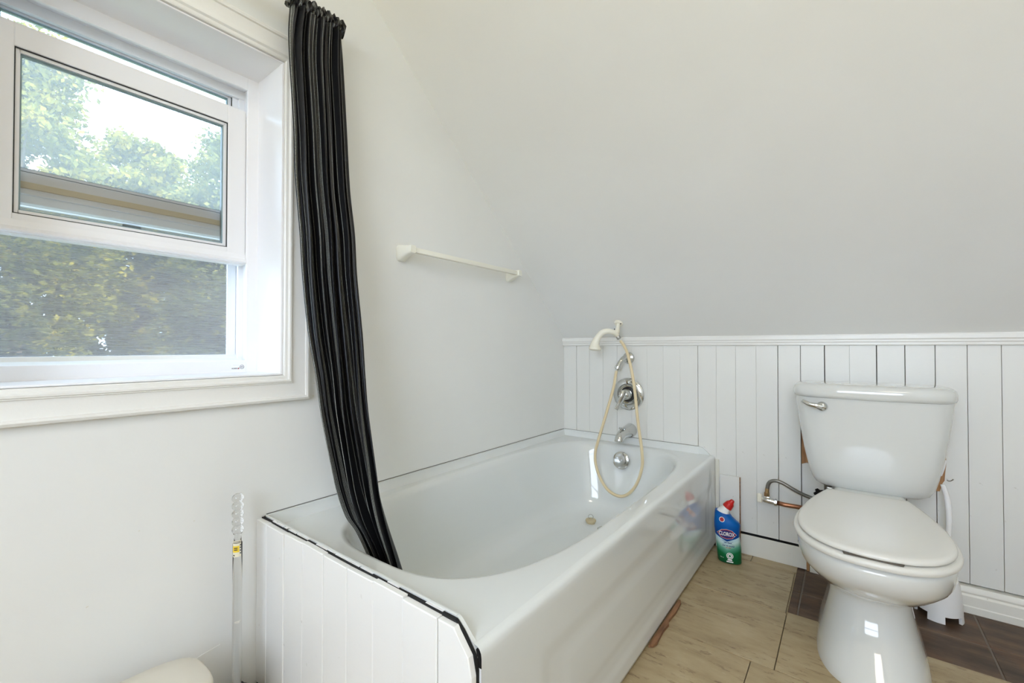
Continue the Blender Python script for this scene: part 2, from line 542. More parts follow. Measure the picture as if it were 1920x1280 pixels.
for i in range(31):
    xc = (i + 0.5) * PW
    if xc > XR: break
    gp = dark_joint.get(i, 0.0002) + R.uniform(0, 0.0003)
    gn = dark_joint.get(i + 1, 0.0007)
    if i == 14:
        bm = plank_bm(0.655, 0.875)
        o = link('plank', bm, M['board'], wall_back)
    elif i < 9:
        if base_pl is None or base_pl[0] != 'short':
            o = link('plank', plank_bm(0.36, 0.875), M['board'], wall_back); base_pl = ('short', o.data)
        else:
            o = bpy.data.objects.new('plank', base_pl[1]); COL.objects.link(o); o.parent = wall_back
    else:
        if base_pl is None or base_pl[0] != 'long':
            o = link('plank', plank_bm(0.0865, 0.875), M['board'], wall_back); base_pl = ('long', o.data)
        else:
            o = bpy.data.objects.new('plank', base_pl[1]); COL.objects.link(o); o.parent = wall_back
    o.scale = ((PW - gp - gn * 0.0) / PW, 1, 1)
    o.location = (xc + gp / 2, 0.014 + R.uniform(-0.0006, 0.0006), 0)
# the broken plank behind the tank: bare brown lath, then a patch of painted board with a hole
x14 = 14 * PW
bm = B(); prism(bm, [(x14 + .002, 0.40), (x14 + .020, .408), (x14 + .034, .394), (x14 + .05, .40), (x14 + .074, .39), (x14 + .074, 0.66), (x14 + .002, 0.66)], 1, 0.006, 0.0135)
link('bare_lath', bm, M['wood'], wall_back, label='bare brown wood where a plank is broken off')
bm = B()
prism(bm, [(x14 + .0025, .082), (x14 + .074, .082), (x14 + .074, .285), (x14 + .055, .288), (x14 + .042, .284), (x14 + .038, .294), (x14 + .046, .300), (x14 + .043, .308), (x14 + .052, .314), (x14 + .060, .309), (x14 + .074, .312), (x14 + .074, .40), (x14 + .05, .397), (x14 + .034, .392), (x14 + .020, .406), (x14 + .0025, .400)], 1, 0.008, 0.0138)
link('patch_board', bm, M['board'], wall_back, label='thin painted board with a dark hole')
# torn paint beside the tank on the right: brown wood with a flake of paint
bm = B()
prism(bm, [(1.44, .37), (1.456, .372), (1.463, .40), (1.468, .41), (1.470, .44), (1.473, .47), (1.471, .495), (1.468, .515), (1.44, .50)], 1, -0.0012, 0.002)
link('torn_patch', bm, M['wood'], wall_back, label='brown bare wood where paint has torn away')
bm = B()
prism(bm, [(1.452, .42), (1.462, .425), (1.469, .45), (1.474, .478), (1.462, .48), (1.448, .45)], 1, -0.003, 0.0)
link('paint_flake', bm, M['white'], wall_back)

def rail(name, prof, x0, x1, m, y=0.0):
    """moulding: prof = (y, z) section swept along x"""
    bm = B(); prism(bm, prof, 0, x0, x1)
    return link(name, bm, m, kind='structure', autos=25)
rail('trim_1', [(0.014, .862), (-.008, .862), (-.0105, .865), (-.0105, .872), (-.0135, .876), (-.0135, .8815), (-.0165, .886), (-.0165, .8995), (-.014, .9035), (0.012, .9035)], 0.0, XR, M['trim'])
bm = B(); box(bm, 0.775, 1.083, -0.012, -0.003, 0.0, 0.0785, 0.0012)
link('baseboard_back', bm, M['base'], kind='structure')
bm = B(); box(bm, 1.083, 1.0925, -0.014, 0.012, -0.003, 0.060, 0.001)
link('trim_2', bm, M['wood'], kind='structure')
bm = B(); prism(bm, [(0.013, -0.003), (-.017, -0.003), (-.017, .018), (-.015, .021), (-.014, .050), (-.010, .056), (-.0115, .062), (-.0095, .072), (-.006, .078), (0.013, .0805)], 0, 1.094, XR)
link('baseboard_back_2', bm, M['base'], kind='structure', autos=25)
# caulked corner strip between tub apron and planks
bm = B(); box(bm, 0.757, 0.772, -0.006, 0.004, 0.0, 0.372, 0.002)
link('trim_3', bm, M['caulk'], kind='structure')
# dark open joint along the top of the tub flange
bm = B(); box(bm, 0.0, 0.0012, -1.520, -0.002, 0.4172, 0.4186)
link('open_joint', bm, M['caulkdark'], wall_left)
bm = B(); box(bm, 0.004, 0.69, -0.0014, 0.0, 0.4166, 0.4180)
link('open_joint', bm, M['caulkdark'], wall_back)
# raised edge of an old patch in the left wall near the floor
bm = B(); prism(bm, [(-1.70, .112), (-1.668, .118), (-1.628, .1285), (-1.625, .135), (-1.66, .131), (-1.70, .124)], 0, 0.0, 0.0012)
link('paint_scar', bm, M['wall'], wall_left)
for (sy, sz, w, h) in ((-1.655, .1235, .022, .0022), (-1.640, .1275, .012, .0018), (-1.395, .716, .004, .0015), (-1.392, .752, .005, .0016), (-1.86, .335, .004, .0016), (-1.78, .46, .003, .0012), (-1.68, .45, .003, .0012)):
    bm = B(); prism(bm, [(sy - w / 2, sz - h), (sy + w / 2, sz), (sy + w / 3, sz + h), (sy - w / 2, sz + h * .4)], 0, -0.001, 0.0006)
    link('scuff', bm, M['caulk'], wall_left)

# ------------------------------------------------------------------ window beside the tub
win = structure('window_1')
FX = -0.14                                   # plane of the vinyl frame's face
def rframe(bm, y0, y1, z0, z1, w, xa, xb, bev=0.0015, wb=None, wt=None):
    """rectangular frame of width w between planes xa..xb"""
    wb = wb or w; wt = wt or w
    box(bm, xa, xb, y0, y0 + w, z0, z1, bev); box(bm, xa, xb, y1 - w, y1, z0, z1, bev)
    box(bm, xa, xb, y0 + w - .001, y1 - w + .001, z0, z0 + wb, bev); box(bm, xa, xb, y0 + w - .001, y1 - w + .001, z1 - wt, z1, bev)
# jamb lining of the reveal (four boards)
for nm, a in (('jamb_board', (0, WY1 - .0015, WY1 + .003, WZ0 - .003, WZ1 + .003)), ('jamb_board', (0, WY0 - .003, WY0 + .0015, WZ0 - .003, WZ1 + .003)),
              ('head_board', (0, WY0, WY1, WZ1 - .0015, WZ1 + .003)), ('sill_board', (0, WY0, WY1, WZ0 - .003, WZ0 + .0015))):
    bm = B(); box(bm, FX - .02, 0.0055, a[1] - .0005, a[2] + .0005, a[3], a[4], 0.001)
    link(nm, bm, M['vinyl'], win)
bm = B()
rframe(bm, WY0, WY1, WZ0, WZ1, 0.031, FX - .010, FX, 0.002, wb=0.034, wt=0.036)      # face
rframe(bm, WY0, WY1, WZ0, WZ1, 0.021, FX - .120, FX - .010, 0.001, wb=0.026)         # jamb behind the sash
box(bm, FX - .060, FX - .050, WY0, WY0 + .034, WZ0, WZ1, .001); box(bm, FX - .060, FX - .050, WY1 - .034, WY1, WZ0, WZ1, .001)
box(bm, FX - .060, FX - .048, WY0, WY1, WZ1 - .045, WZ1, .001)
link('window_frame', bm, M['vinyl'], win)
bm = B(); prism(bm, [(FX - .004, WZ0 + .034), (FX - .09, WZ0 + .034), (FX - .09, WZ0 + .050), (FX - .06, WZ0 + .050), (FX - .055, WZ0 + .040)], 1, WY0 + .03, WY1 - .03)
link('track_sill', bm, M['trim'], win)
# lower sash, raised
sash = bpy.data.objects.new('lower_sash', None); COL.objects.link(sash); sash.parent = win
sx0, sx1 = FX - .044, FX - .012
sy0, sy1, sz0, sz1 = WY0 + .029, WY1 - .029, 1.090, 1.532
def sash_frame(y0, y1, z0, z1, gy0, gy1, gz0, gz1, xa, xb, parent):
    bm = B()
    for a in ((y0, gy0, z0, z1), (gy1, y1, z0, z1), (gy0 - .001, gy1 + .001, z0, gz0), (gy0 - .001, gy1 + .001, gz1, z1)):
        box(bm, xa, xb, a[0], a[1], a[2], a[3], 0.002)
    return link('sash_frame', bm, M['vinyl'], parent)
gy0, gy1, gz0, gz1 = -1.957, -1.5625, 1.134, 1.482
sash_frame(sy0, sy1, sz0, sz1, gy0, gy1, gz0, gz1, sx0, sx1, sash)
bm = B(); prism(bm, [(sx1 - .001, 1.093), (sx1 + .010, 1.094), (sx1 + .012, 1.0975), (sx1 + .010, 1.101), (sx1 + .003, 1.106), (sx1 - .001, 1.125)], 1, sy0, sy1)
link('lift_rail', bm, M['vinyl'], sash, autos=30)
def pane_set(parent, y0, y1, z0, z1, xm, inset=.007):
    # black gasket, pale spacer and the two panes of the sealed unit
    bm = B(); rframe(bm, y0 + .0002, y1 - .0002, z0 + .0002, z1 - .0002, .0016, xm - .006, xm + .0115, 0)
    link('gasket', bm, M['gasket'], parent)
    bm = B(); rframe(bm, y0 + .0018, y1 - .0018, z0 + .0018, z1 - .0018, .0068, xm - .008, xm + .008, 0)
    link('glazing_bead', bm, M['vinyl'], parent)
    bm = B(); rframe(bm, y0 + .0086, y1 - .0086, z0 + .0086, z1 - .0086, .0028, xm - .008, xm + .003, 0)
    link('spacer', bm, M['spacer'], parent)
    bm = B(); box(bm, xm - .002, xm + .002, y0 + .002, y1 - .002, z0 + .002, z1 - .002)
    link('pane', bm, M['glass'], parent)
pane_set(sash, gy0, gy1, gz0, gz1, FX - .026)
# upper sash, further out
up = bpy.data.objects.new('upper_sash', None); COL.objects.link(up); up.parent = win
ux0, ux1 = FX - .086, FX - .058
ugy0, ugy1, ugz0, ugz1 = WY0 + .05, -1.536, 1.236, 1.586
sash_frame(WY0 + .022, WY1 - .022, 1.168, WZ1 - .021, ugy0, ugy1, ugz0, ugz1, ux0, ux1, up)
bm = B(); box(bm, ux1 - .002, ux1 + .004, WY0 + .03, WY1 - .03, 1.200, 1.214, .001)
link('weather_strip', bm, M['hose'], up)
bm = B(); box(bm, ux1 - .002, ux1 + .007, WY0 + .03, WY1 - .03, 1.186, 1.196, .0015)
link('check_rail', bm, M['vinyl'], up)
pane_set(up, ugy0, ugy1, ugz0, ugz1, FX - .072)
# insect screen in its frame on the outside of the lower half
scr = bpy.data.objects.new('insect_screen', None); COL.objects.link(scr); scr.parent = win
cx = FX - .098
bm = B(); rframe(bm, WY0 + .022, WY1 - .022, WZ0 + .034, 1.19, .022, cx - .010, cx, .001, wb=.016)
link('screen_frame', bm, M['vinyl'], scr)
bm = B(); box(bm, cx - .0065, cx - .0055, WY0 + .043, WY1 - .043, WZ0 + .049, 1.17)
link('screen_mesh', bm, M['screen'], scr)
bm = B()
for a in ((-1.7685, -1.7640, 1.140, 1.166), (-1.7370, -1.7325, 1.140, 1.166), (-1.7685, -1.7325, 1.160, 1.166)):
    box(bm, cx + .001, cx + .006, *a, .0008)
link('screen_latch', bm, M['gasket'], scr)
# casing: four mitred moulded boards
prof = [(0.004, 0.0), (0.004, 0.0115), (.0065, .0135), (.013, .0145), (.0165, .0195), (.0205, .0195), (.0225, .0165), (.0245, .0165), (.0255, .0135),
        (.034, .0125), (.050, .0135), (.0605, .0150), (.0615, .0200), (.0665, .0215), (.072, .0185), (.0735, .014), (.0740, 0.0)]
def casing(side):
    bm = B()
    def ends(o):
        if side == 'right': return ((WY1 + o, WZ0 - o), (WY1 + o, WZ1 + o))
        if side == 'left': return ((WY0 - o, WZ0 - o), (WY0 - o, WZ1 + o))
        if side == 'top': return ((WY0 - o, WZ1 + o), (WY1 + o, WZ1 + o))
        return ((WY0 - o, WZ0 - o), (WY1 + o, WZ0 - o))
    a = [bm.verts.new((h, *ends(o)[0])) for o, h in prof]
    b = [bm.verts.new((h, *ends(o)[1])) for o, h in prof]
    for i in range(len(prof) - 1):
        bm.faces.new((a[i], a[i + 1], b[i + 1], b[i]))
    bm.faces.new(a); bm.faces.new(list(reversed(b)))
    return link('casing', bm, M['trim'], win, autos=20)
for s in ('right', 'left', 'top', 'bottom'):
    casing(s)
# maker's sticker at the lower right of the frame
def stick(x, y):
    return Vector((FX + .0006, -1.535 + x, .799 + y))
bm = B(); prism(bm, [(-1.557, .7925), (-1.523, .7925), (-1.523, .8105), (-1.557, .8105)], 0, FX - .001, FX + .0004)
stk = link('sticker', bm, M['inkw'], win)
text_mesh('sticker_print', 'ROBERGE', .0045, M['ink'], stk, lambda x, y: stick(x - .009, y - .003), .0001)
text_mesh('sticker_print', 'SA', .0052, M['ink'], stk, lambda x, y: stick(x + .0070, y + .001), .00015)
bm = B()
lathe(bm, [(.0046, 0), (.0056, 0), (.0056, .0003), (.0046, .0003), (.0046, 0)], 20, frame_to((FX + .0004, -1.528, .800), (1, 0, 0)), False)
link('sticker_print', bm, M['ink'], stk)
bm = B(); prism(bm, [(-1.5385, .794), (-1.5365, .794), (-1.5345, .798), (-1.5365, .798)], 0, FX + .0003, FX + .0007)
link('sticker_print', bm, M['inkr'], stk)
text_mesh('sticker_print', '- - - - - - -', .004, M['ink'], stk, lambda x, y: stick(x - .008, y + .0065))

# ------------------------------------------------------------------ bathtub
TW, TL, TZ = 0.755, 1.524, 0.386
tub = thing('bathtub', 'glossy white alcove bathtub against the beadboard knee wall', 'bathtub', (0.0016, -0.0005, 0))
def basin(cx, cy, a, bf, bd, n1, n2, ang):
    c, s = math.cos(ang), math.sin(ang)
    b, n = (bf, n1) if s < 0 else (bd, n2)
    r = (abs(c / a) ** n + abs(s / b) ** n) ** (-1 / n)
    return cx + r * c, cy + r * s
angs = sorted(set([2 * PI * i / 144 for i in range(144)]))
BCX, BCY = 0.372, -0.86
def ring(cx, cy, a, bf, bd, n1, n2, z, dz=None):
    return [(*basin(cx, cy, a, bf, bd, n1, n2, t), z) for t in angs]
def rect_ring(x0, x1, y0, y1, z):
    out = []
    for t in angs:
        c, s = math.cos(t), math.sin(t)
        k = []
        if c > 1e-9: k.append((x1 - BCX) / c)
        if c < -1e-9: k.append((x0 - BCX) / c)
        if s > 1e-9: k.append((y1 - BCY) / s)
        if s < -1e-9: k.append((y0 - BCY) / s)
        m_ = min(k)
        out.append([BCX + m_ * c, BCY + m_ * s, z])
    for (px, py) in ((x0, y0), (x0, y1), (x1, y0), (x1, y1)):      # snap the nearest ring point to each corner
        i = min(range(len(out)), key=lambda q: (out[q][0] - px) ** 2 + (out[q][1] - py) ** 2)
        out[i][0], out[i][1] = px, py
    return [tuple(p) for p in out]
bm = B()
A0, BF, BD = 0.318, 0.583, 0.800
rings = [
    rect_ring(0.006, TW - .016, -TL + .006, -.006, TZ),
    ring(BCX, BCY, A0 + .016, BF + .014, BD + .018, 3.1, 4.2, TZ),
    ring(BCX, BCY, A0 + .007, BF + .005, BD + .008, 3.1, 4.2, TZ - .0018),
    ring(BCX, BCY, A0, BF, BD, 3.1, 4.2, TZ - .008),
    ring(BCX, BCY, A0 - .006, BF - .006, BD - .006, 3.1, 4.2, TZ - .020),
    ring(BCX, BCY, A0 - .016, BF - .024, BD - .014, 3.1, 4.0, TZ - .07),
    ring(BCX, BCY, A0 - .030, BF - .070, BD - .030, 3.1, 3.8, TZ - .16),
    ring(BCX, BCY, A0 - .046, BF - .130, BD - .052, 3.2, 3.6, TZ - .25),
    ring(BCX, BCY, A0 - .062, BF - .180, BD - .074, 2.8, 3.5, TZ - .295),
    ring(BCX, BCY, A0 - .090, BF - .225, BD - .105, 2.8, 3.4, TZ - .318),
    ring(BCX, BCY, A0 - .135, BF - .28, BD - .16, 2.8, 3.2, TZ - .327),
    ring(BCX, BCY, .05, .1, .1, 2.4, 2.4, TZ - .330),
]
loft(bm, rings, cap0=False, cap1=True)
link('basin', bm, M['tub'], tub, autos=40)
# tiling flange along both walls and the foot end
bm = B()
fl = lambda h: [(0.0, TZ - .02), (.0, TZ + h), (.0035, TZ + h + .001), (.006, TZ + h), (.0075, TZ + .008), (.013, TZ + .0005), (.013, TZ - .02)]
prism(bm, [(p[0], p[1]) for p in fl(.030)], 1, -TL, 0.0)                               # along the left wall: (x,z)
v = [(-q[0], q[1]) for q in fl(.030)]
prism(bm, v, 0, 0.0, 0.690)                                                            # along the back wall: (y,z)
prism(bm, [(-TL + q[0], q[1]) for q in fl(.030)], 0, 0.0, 0.700)                       # at the foot end
for (ya, yb) in ((-.0075, -.0005), (-TL + .0005, -TL + .0075)):                        # ends of the flange curve down to the apron edge
    prism(bm, [(.689, TZ - .02), (.689, TZ + .030), (.704, TZ + .028), (.716, TZ + .018), (.728, TZ + .007), (.740, TZ - .003), (.746, TZ - .02)], 1, ya, yb)
link('flange', bm, M['tub'], tub, autos=40)
# apron: rolled edge, face with a shallow recessed panel, hollow end blacked in for its shade
bm = B()
sec = [(TW - .017, TZ), (TW - .010, TZ - .0012), (TW - .0045, TZ - .0045), (TW - .0012, TZ - .010), (TW, TZ - .018), (TW, TZ - .030)]
ys = [-TL, -TL + .17, -TL + .185, -TL + .25, -TL + .265, -.16, -.145, -.085, -.070, -.001]
zs = [TZ - .030, .275, .262, .232, .222, .075, .066, .012]
dep = lambda i, j: 0.0
yv = sec[:]
vs = []
for (x, z) in sec:
    vs.append([bm.verts.new((x, y, z)) for y in ys])
def recess(y, z):
    def st(v, a, b): return min(1, max(0, (v - a) / (b - a)))
    o = min(st(y, -TL + .17, -TL + .20), st(-y, .068, .10), st(z, .050, .072), st(-z, -.285, -.255))
    i_ = min(st(y, -TL + .25, -TL + .28), st(-y, .143, .17), st(z, .10, .12), st(-z, -.24, -.215))
    return -.0026 * o + .0016 * i_
NY, NZ = 220, 56
yl = [-TL + (TL - .001) * i / NY for i in range(NY + 1)]
zl = [TZ - .030 - (TZ - .042) * j / NZ for j in range(NZ + 1)]
grid = [[bm.verts.new((TW + recess(y, z), y, z)) for y in yl] for z in zl]
for a, b in zip(grid[:-1], grid[1:]):
    for i in range(NY): bm.faces.new((a[i], a[i + 1], b[i + 1], b[i]))
for a, b in zip(vs[:-1], vs[1:]):
    for i in range(len(ys) - 1): bm.faces.new((a[i], a[i + 1], b[i + 1], b[i]))
bot = [bm.verts.new((TW - .03, y, .010)) for y in yl]
for i in range(NY): bm.faces.new((grid[-1][i], grid[-1][i + 1], bot[i + 1], bot[i]))
link('apron', bm, M['tub'], tub, smooth=True)
# inner face of the apron, seen as a thin white edge with black for the hollow's shade behind it at the foot end
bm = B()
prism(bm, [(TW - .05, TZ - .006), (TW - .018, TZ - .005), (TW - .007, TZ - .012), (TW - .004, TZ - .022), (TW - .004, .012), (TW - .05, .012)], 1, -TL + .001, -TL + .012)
link('hollow_shade', bm, M['dark'], tub)
bm = B(); box(bm, TW - .0085, TW - .0008, -TL, -TL + .0009, .012, .352, .0003)
link('apron_return', bm, M['white'], tub)
# overflow plate, on the drain end wall
bm = B()
om = frame_to((0.362, -.0905, .322), (0, -1, .17))
lathe(bm, [(.0, -.004), (.0385, -.004), (.040, .001), (.0395, .0040), (.0365, .0060), (.020, .0070), (.006, .0074), (.0, .0074)], 40, om)
ov = link('overflow_plate', bm, M['chrome'], tub, autos=40, label='round chrome overflow plate')
bm = B(); lathe(bm, [(0, .007), (.0048, .007), (.0048, .0092), (.003, .0098), (0, .0098)], 14, om)
link('screw', bm, M['nickel'], ov)
# drain ring on the basin floor
bm = B(); lathe(bm, [(.022, .056), (.033, .056), (.033, .0595), (.030, .061), (.022, .058)], 28, Matrix.Translation((.365, -.27, 0)))
link('drain_ring', bm, M['chrome'], tub, autos=40)

# rubber stopper lying on the basin floor
st = thing('bath_stopper', 'small tan rubber stopper with wire ring on the tub floor', 'stopper', (0.285, -.245, .0575))
bm = B(); lathe(bm, [(0, 0), (.019, 0), (.0205, .008), (.0235, .010), (.0235, .015), (.021, .018), (.010, .0195), (0, .0195)], 28)
link('plug', bm, M['stopper'], st, autos=40)
bm = B()
tube(bm, [(0.0105 * math.cos(2 * PI * i / 24), 0.004 * math.sin(2 * PI * i / 24) * 0, .029 + .0105 * math.sin(2 * PI * i / 24)) for i in range(25)], .0011, 8)
ro = link('wire_ring', bm, M['nickel'], st, smooth=True); ro.rotation_euler = (0, 0, .5)

# planked end panel at the foot of the tub
endp = thing('tub_end_panel', 'white painted tongue and groove boarding closing the near end of the tub', 'panel', (0, -1.5315, 0))
PB = 0.0883
def edge_z(x):
    return .413 if x < .713 else .413 - (x - .713) * 1.15 if x < .745 else .376 - (x - .745) * 4
b0 = -0.030
j = 0
while b0 < .752:
    xa, xb = max(b0 + .0007, 0.002), min(b0 + PB - .0007, .752)
    xs = sorted(set([xa, xb] + [x for x in (.713, .730, .745) if xa < x < xb]))
    dz = R.uniform(-.0025, .002)
    top = [(x, edge_z(x) + dz + R.uniform(-.0012, .0012)) for x in xs]
    bm = B()
    poly = [(xa, 0.0)] + top + [(xb, 0.0)]
    prism(bm, poly, 1, -.0125 + R.uniform(-.0008, .0008), 0.0)
    fe = [ed for ed in bm.edges if all(vv.co.y < -.008 for vv in ed.verts)]
    bmesh.ops.bevel(bm, geom=fe, offset=.0016, segments=1, affect='EDGES')
    link('plank', bm, M['boardw'], endp)
    b0 += PB; j += 1
# black filler for the shade in the open gap, broken caulk and raw wood between boards and tub
bm = B(); prism(bm, [(.002, .30), (.002, .414), (.706, .414), (.722, .402), (.748, .372), (.7525, .35), (.7525, .01), (.70, .01), (.68, .30)], 1, -.0005, .006)
link('joint_shade', bm, M['dark'], endp)
x = .004
while x < .735:
    w = R.uniform(.008, .05)
    z = .4165 if x < .706 else .4165 - (x - .706) * 1.1
    z2 = .4165 if x + w < .706 else .4165 - (x + w - .706) * 1.1
    if R.random() < (.9 if x < .27 else .55):
        y0 = R.uniform(.002, .0045); bm = B()
        prism(bm, [(x, z - .008), (x + w, z2 - .008), (x + w, z2 + R.uniform(-.0025, .0002)), (x + w * .7, (z + z2) / 2 + R.uniform(-.002, .0006)), (x + w * .3, (z + z2) / 2 + R.uniform(-.002, .0006)), (x, z + R.uniform(-.0025, .0))], 1, y0, .0068)
        link('caulk_chip', bm, M['white'], endp)
    x += w + R.uniform(.001, .006)
bm = B(); prism(bm, [(.7515, .005), (.7560, .005), (.7555, .29), (.7535, .315), (.7515, .30)], 1, -.0115, -.003)
link('raw_edge', bm, M['wood'], endp)

# strip of bare wood on the floor under the apron
bm = B(); prism(bm, [(.758, -.81), (.769, -.802), (.774, -.785), (.771, -.72), (.774, -.68), (.768, -.66), (.772, -.60), (.769, -.54), (.764, -.528), (.758, -.53)], 2, 0.0008, .009)
tag(link('wood_strip', bm, M['stripwood']), 'splintered brown wood strip on the floor along the tub apron', 'wood strip')

# ------------------------------------------------------------------ curtain and its rod
rod = thing('curtain_rod', 'white curtain rod above the window', 'curtain rod', (0.075, -1.36, 1.757))
bm = B(); tube(bm, [(0, -.004, 0), (0, -.45, 0), (0, -.90, 0)], .0088, 16)
link('pole', bm, M['white'], rod, smooth=True)
for yb in (-.26, -.87):
    bm = B(); box(bm, -.075, -.071, yb - .01, yb + .01, -.03, .03, .001); box(bm, -.073, .004, yb - .005, yb + .005, -.016, -.008, .001)
    link('bracket', bm, M['white'], rod)
cur = thing('curtain', 'long black curtain with pale pinstripes gathered beside the window, hem in the tub', 'curtain', (0, 0, 0))
Lp = [(.072, -1.502, 1.741), (.075, -1.506, 1.641), (.075, -1.492, 1.425), (.080, -1.490, 1.303), (.085, -1.479, 1.152), (.090, -1.474, 1.040), (.095, -1.461, .898), (0.105, -1.444, 0.777), (0.115, -1.434, 0.674), (0.133, -1.414, 0.533), (0.142, -1.405, 0.475), (0.153, -1.387, 0.408), (0.168, -1.366, 0.366), (0.192, -1.345, 0.298), (0.212, -1.318, 0.2)]
Rp = [(.076, -1.361, 1.744), (.080, -1.355, 1.661), (.090, -1.349, 1.477), (.100, -1.344, 1.300), (.120, -1.341, 1.172), (.135, -1.343, 1.052), (.155, -1.338, .890), (.175, -1.342, .774), (.195, -1.346, .680), (.230, -1.346, .535), (.250, -1.347, .462), (.275, -1.345, .392), (.300, -1.335, .312), (.312, -1.322, .25), (.318, -1.312, .205)]
KL, KR = spline(Lp, 8), spline(Rp, 8)
NR = len(KL); NS = 300
def fold(s, t):
    """depth of the cloth folds (m) across s in 0..1 at height t in 0..1 (top to hem)"""
    w = s + .018 * math.sin(9 * s + 3 * t) + .010 * math.sin(23 * s - 5 * t + 1)
    low = min(1, max(0, (t - .02) / .35))
    a = .0125 * math.sin(2 * PI * 6.0 * w + 1.1 * math.sin(3.0 * t) + .6)
    b = .0065 * math.sin(2 * PI * 2.3 * w + 2.2 * t)
    c = .0042 * math.sin(2 * PI * 13 * w + 2 * t) * (1 - .75 * low)
    return a * (.70 + .42 * low) + b + c
rows = []
uvs = []
me = bpy.data.meshes.new('drape')
Vv, Ff, UV = [], [], []
arc = None
for r in range(NR):
    t = r / (NR - 1)
    a, b = KL[r], KR[r]
    d = b - a
    n = Vector((d.y, -d.x, 0)).normalized()            # towards the room
    wv = max(0.0, (.03 - t) / .03)
    pts = []
    for k in range(NS + 1):
        s = k / NS
        # the cloth doubles back a little at each fold
        so = s + .008 * math.sin(2 * PI * 12 * s + 1.7 + 2 * t)
        p = a + d * so + n * (fold(s, t) + .018 * (1 - min(1, t * 12)) - .013 * min(1, max(0, (t - .50) / .35)))
        env = min(1, s * 14, (1 - s) * 14)
        p = a + d * s + (p - (a + d * s)) * env
        pts.append(p)
    if r == NR // 2:
        arc = [0.0]
        for k in range(NS): arc.append(arc[-1] + (pts[k + 1] - pts[k]).length)
    rows.append(pts)
for r in range(NR):
    Vv += [tuple(p) for p in rows[r]]
for r in range(NR - 1):
    for k in range(NS):
        i = r * (NS + 1) + k
        Ff.append((i, i + 1, i + NS + 2, i + NS + 1))
me.from_pydata(Vv, [], Ff)
ul = me.uv_layers.new(name='cloth')
vi = np.empty(len(me.loops), dtype=np.int32); me.loops.foreach_get('vertex_index', vi)
hz = np.array([v[2] for v in Vv]); ar = np.array(arc)
uvv = np.stack([ar[vi % (NS + 1)], hz[vi]], 1).astype(np.float32)
ul.data.foreach_set('uv', uvv.ravel())
me.polygons.foreach_set('use_smooth', [True] * len(me.polygons))
me.materials.append(M['cloth'])
dr = bpy.data.objects.new('drape', me); COL.objects.link(dr); dr.parent = cur
sm = dr.modifiers.new('thickness', 'SOLIDIFY'); sm.thickness = .0012; sm.offset = 0
# gathered rod pocket with a ruffled heading
bm = B()
rings = []
NPk = 150
for k in range(NPk + 1):
    s = k / NPk
    y = -1.506 + .150 * s
    rr = .0168 + .0032 * math.sin(2 * PI * 17 * s + .5) + .0022 * math.sin(2 * PI * 7.3 * s)
    zc = 1.757 + .0018 * math.sin(2 * PI * 5 * s)
    ring_ = []
    for q in range(16):
        an = 2 * PI * q / 16
        zr = 1.0 + (.55 if math.sin(an) > .9 else 0)
        ring_.append((.075 + rr * math.cos(an), y + .003 * math.sin(2 * PI * 11 * s + 3 * an), zc + rr * zr * math.sin(an)))
    rings.append(ring_)
loft(bm, rings, cap0=False)
uvl = bm.loops.layers.uv.new('cloth')
for f in bm.faces:
    for lp in f.loops:
        lp[uvl].uv = ((lp.vert.co.y + 1.506) * 2.6, lp.vert.co.z)
link('rod_pocket', bm, M['cloth'], cur, smooth=True)

# ------------------------------------------------------------------ towel bar on the left wall
tb = thing('towel_bar', 'cream plastic towel bar on the wall above the tub', 'towel bar', (0, 0, 1.176))
def bracket(yw, s):
    """wall end (a rounded pad) narrowing to the socket that takes the bar; s = direction of the bar"""
    bm = B()
    rings = []
    for x, hw, hz_, yo, zo in ((0, .019, .027, 0, 0), (.006, .020, .028, 0, 0), (.014, .0185, .026, 0, .001), (.030, .016, .020, .0, .004), (.048, .014, .0150, 0, .006), (.062, .013, .0140, 0, .007), (.068, .011, .0125, 0, .007)):
        rings.append([(x, yw + yo + hw * math.copysign(abs(math.cos(a)) ** .5, math.cos(a)), zo + hz_ * math.copysign(abs(math.sin(a)) ** .5, math.sin(a))) for a in [2 * PI * i / 24 for i in range(24)]])
    loft(bm, rings)
    return link('bracket', bm, M['cream2'], tb, autos=35)
bracket(-1.088, 1); bracket(-.487, -1)
bm = B(); box(bm, .046, .062, -1.078, -.497, -.0015, .0155, .002)
link('bar', bm, M['cream2'], tb, autos=35)

# ------------------------------------------------------------------ shower fittings over the drain end
hs = thing('hand_shower', 'cream plastic hand shower hanging from its bracket over the tub', 'hand shower', (0, 0, 0))
bm = B()
pts = spline([(.358, -.112, .908), (.347, -.128, .922), (.325, -.145, .930), (.300, -.158, .922), (.282, -.166, .898), (.271, -.170, .872), (.270, -.172, .852)], 6)
n_ = len(pts)
rad = [(.0095 + .0055 * math.sin(min(1, i / n_ * 1.2) * PI / 2)) if i < n_ * .62 else .0148 + .0125 * ((i / n_ - .62) / .38) ** 1.2 for i in range(n_)]
tube(bm, pts, rad, 16)
link('handle', bm, M['cream'], hs, smooth=True)
bm = B(); lathe(bm, [(0, -.002), (.021, -.002), (.0275, .002), (.029, .008), (.027, .013), (.014, .017), (0, .017)], 28, frame_to((.272, -.174, .841), (.05, .1, 1)))
link('spray_head', bm, M['cream'], hs, autos=40)
bm = B(); lathe(bm, [(0, 0), (.0085, 0), (.0105, .004), (.0105, .014), (.009, .018), (0, .018)], 14, frame_to((.366, -.108, .893), (-.5, -.25, .85)))
link('nut', bm, M['nickel'], hs, autos=40)
bk = thing('shower_bracket', 'cream wall bracket fixed to the sloping ceiling above the chair rail', 'bracket', (.346, -.073, .970))
bm = B()
nrm = (0, -SL, -1)
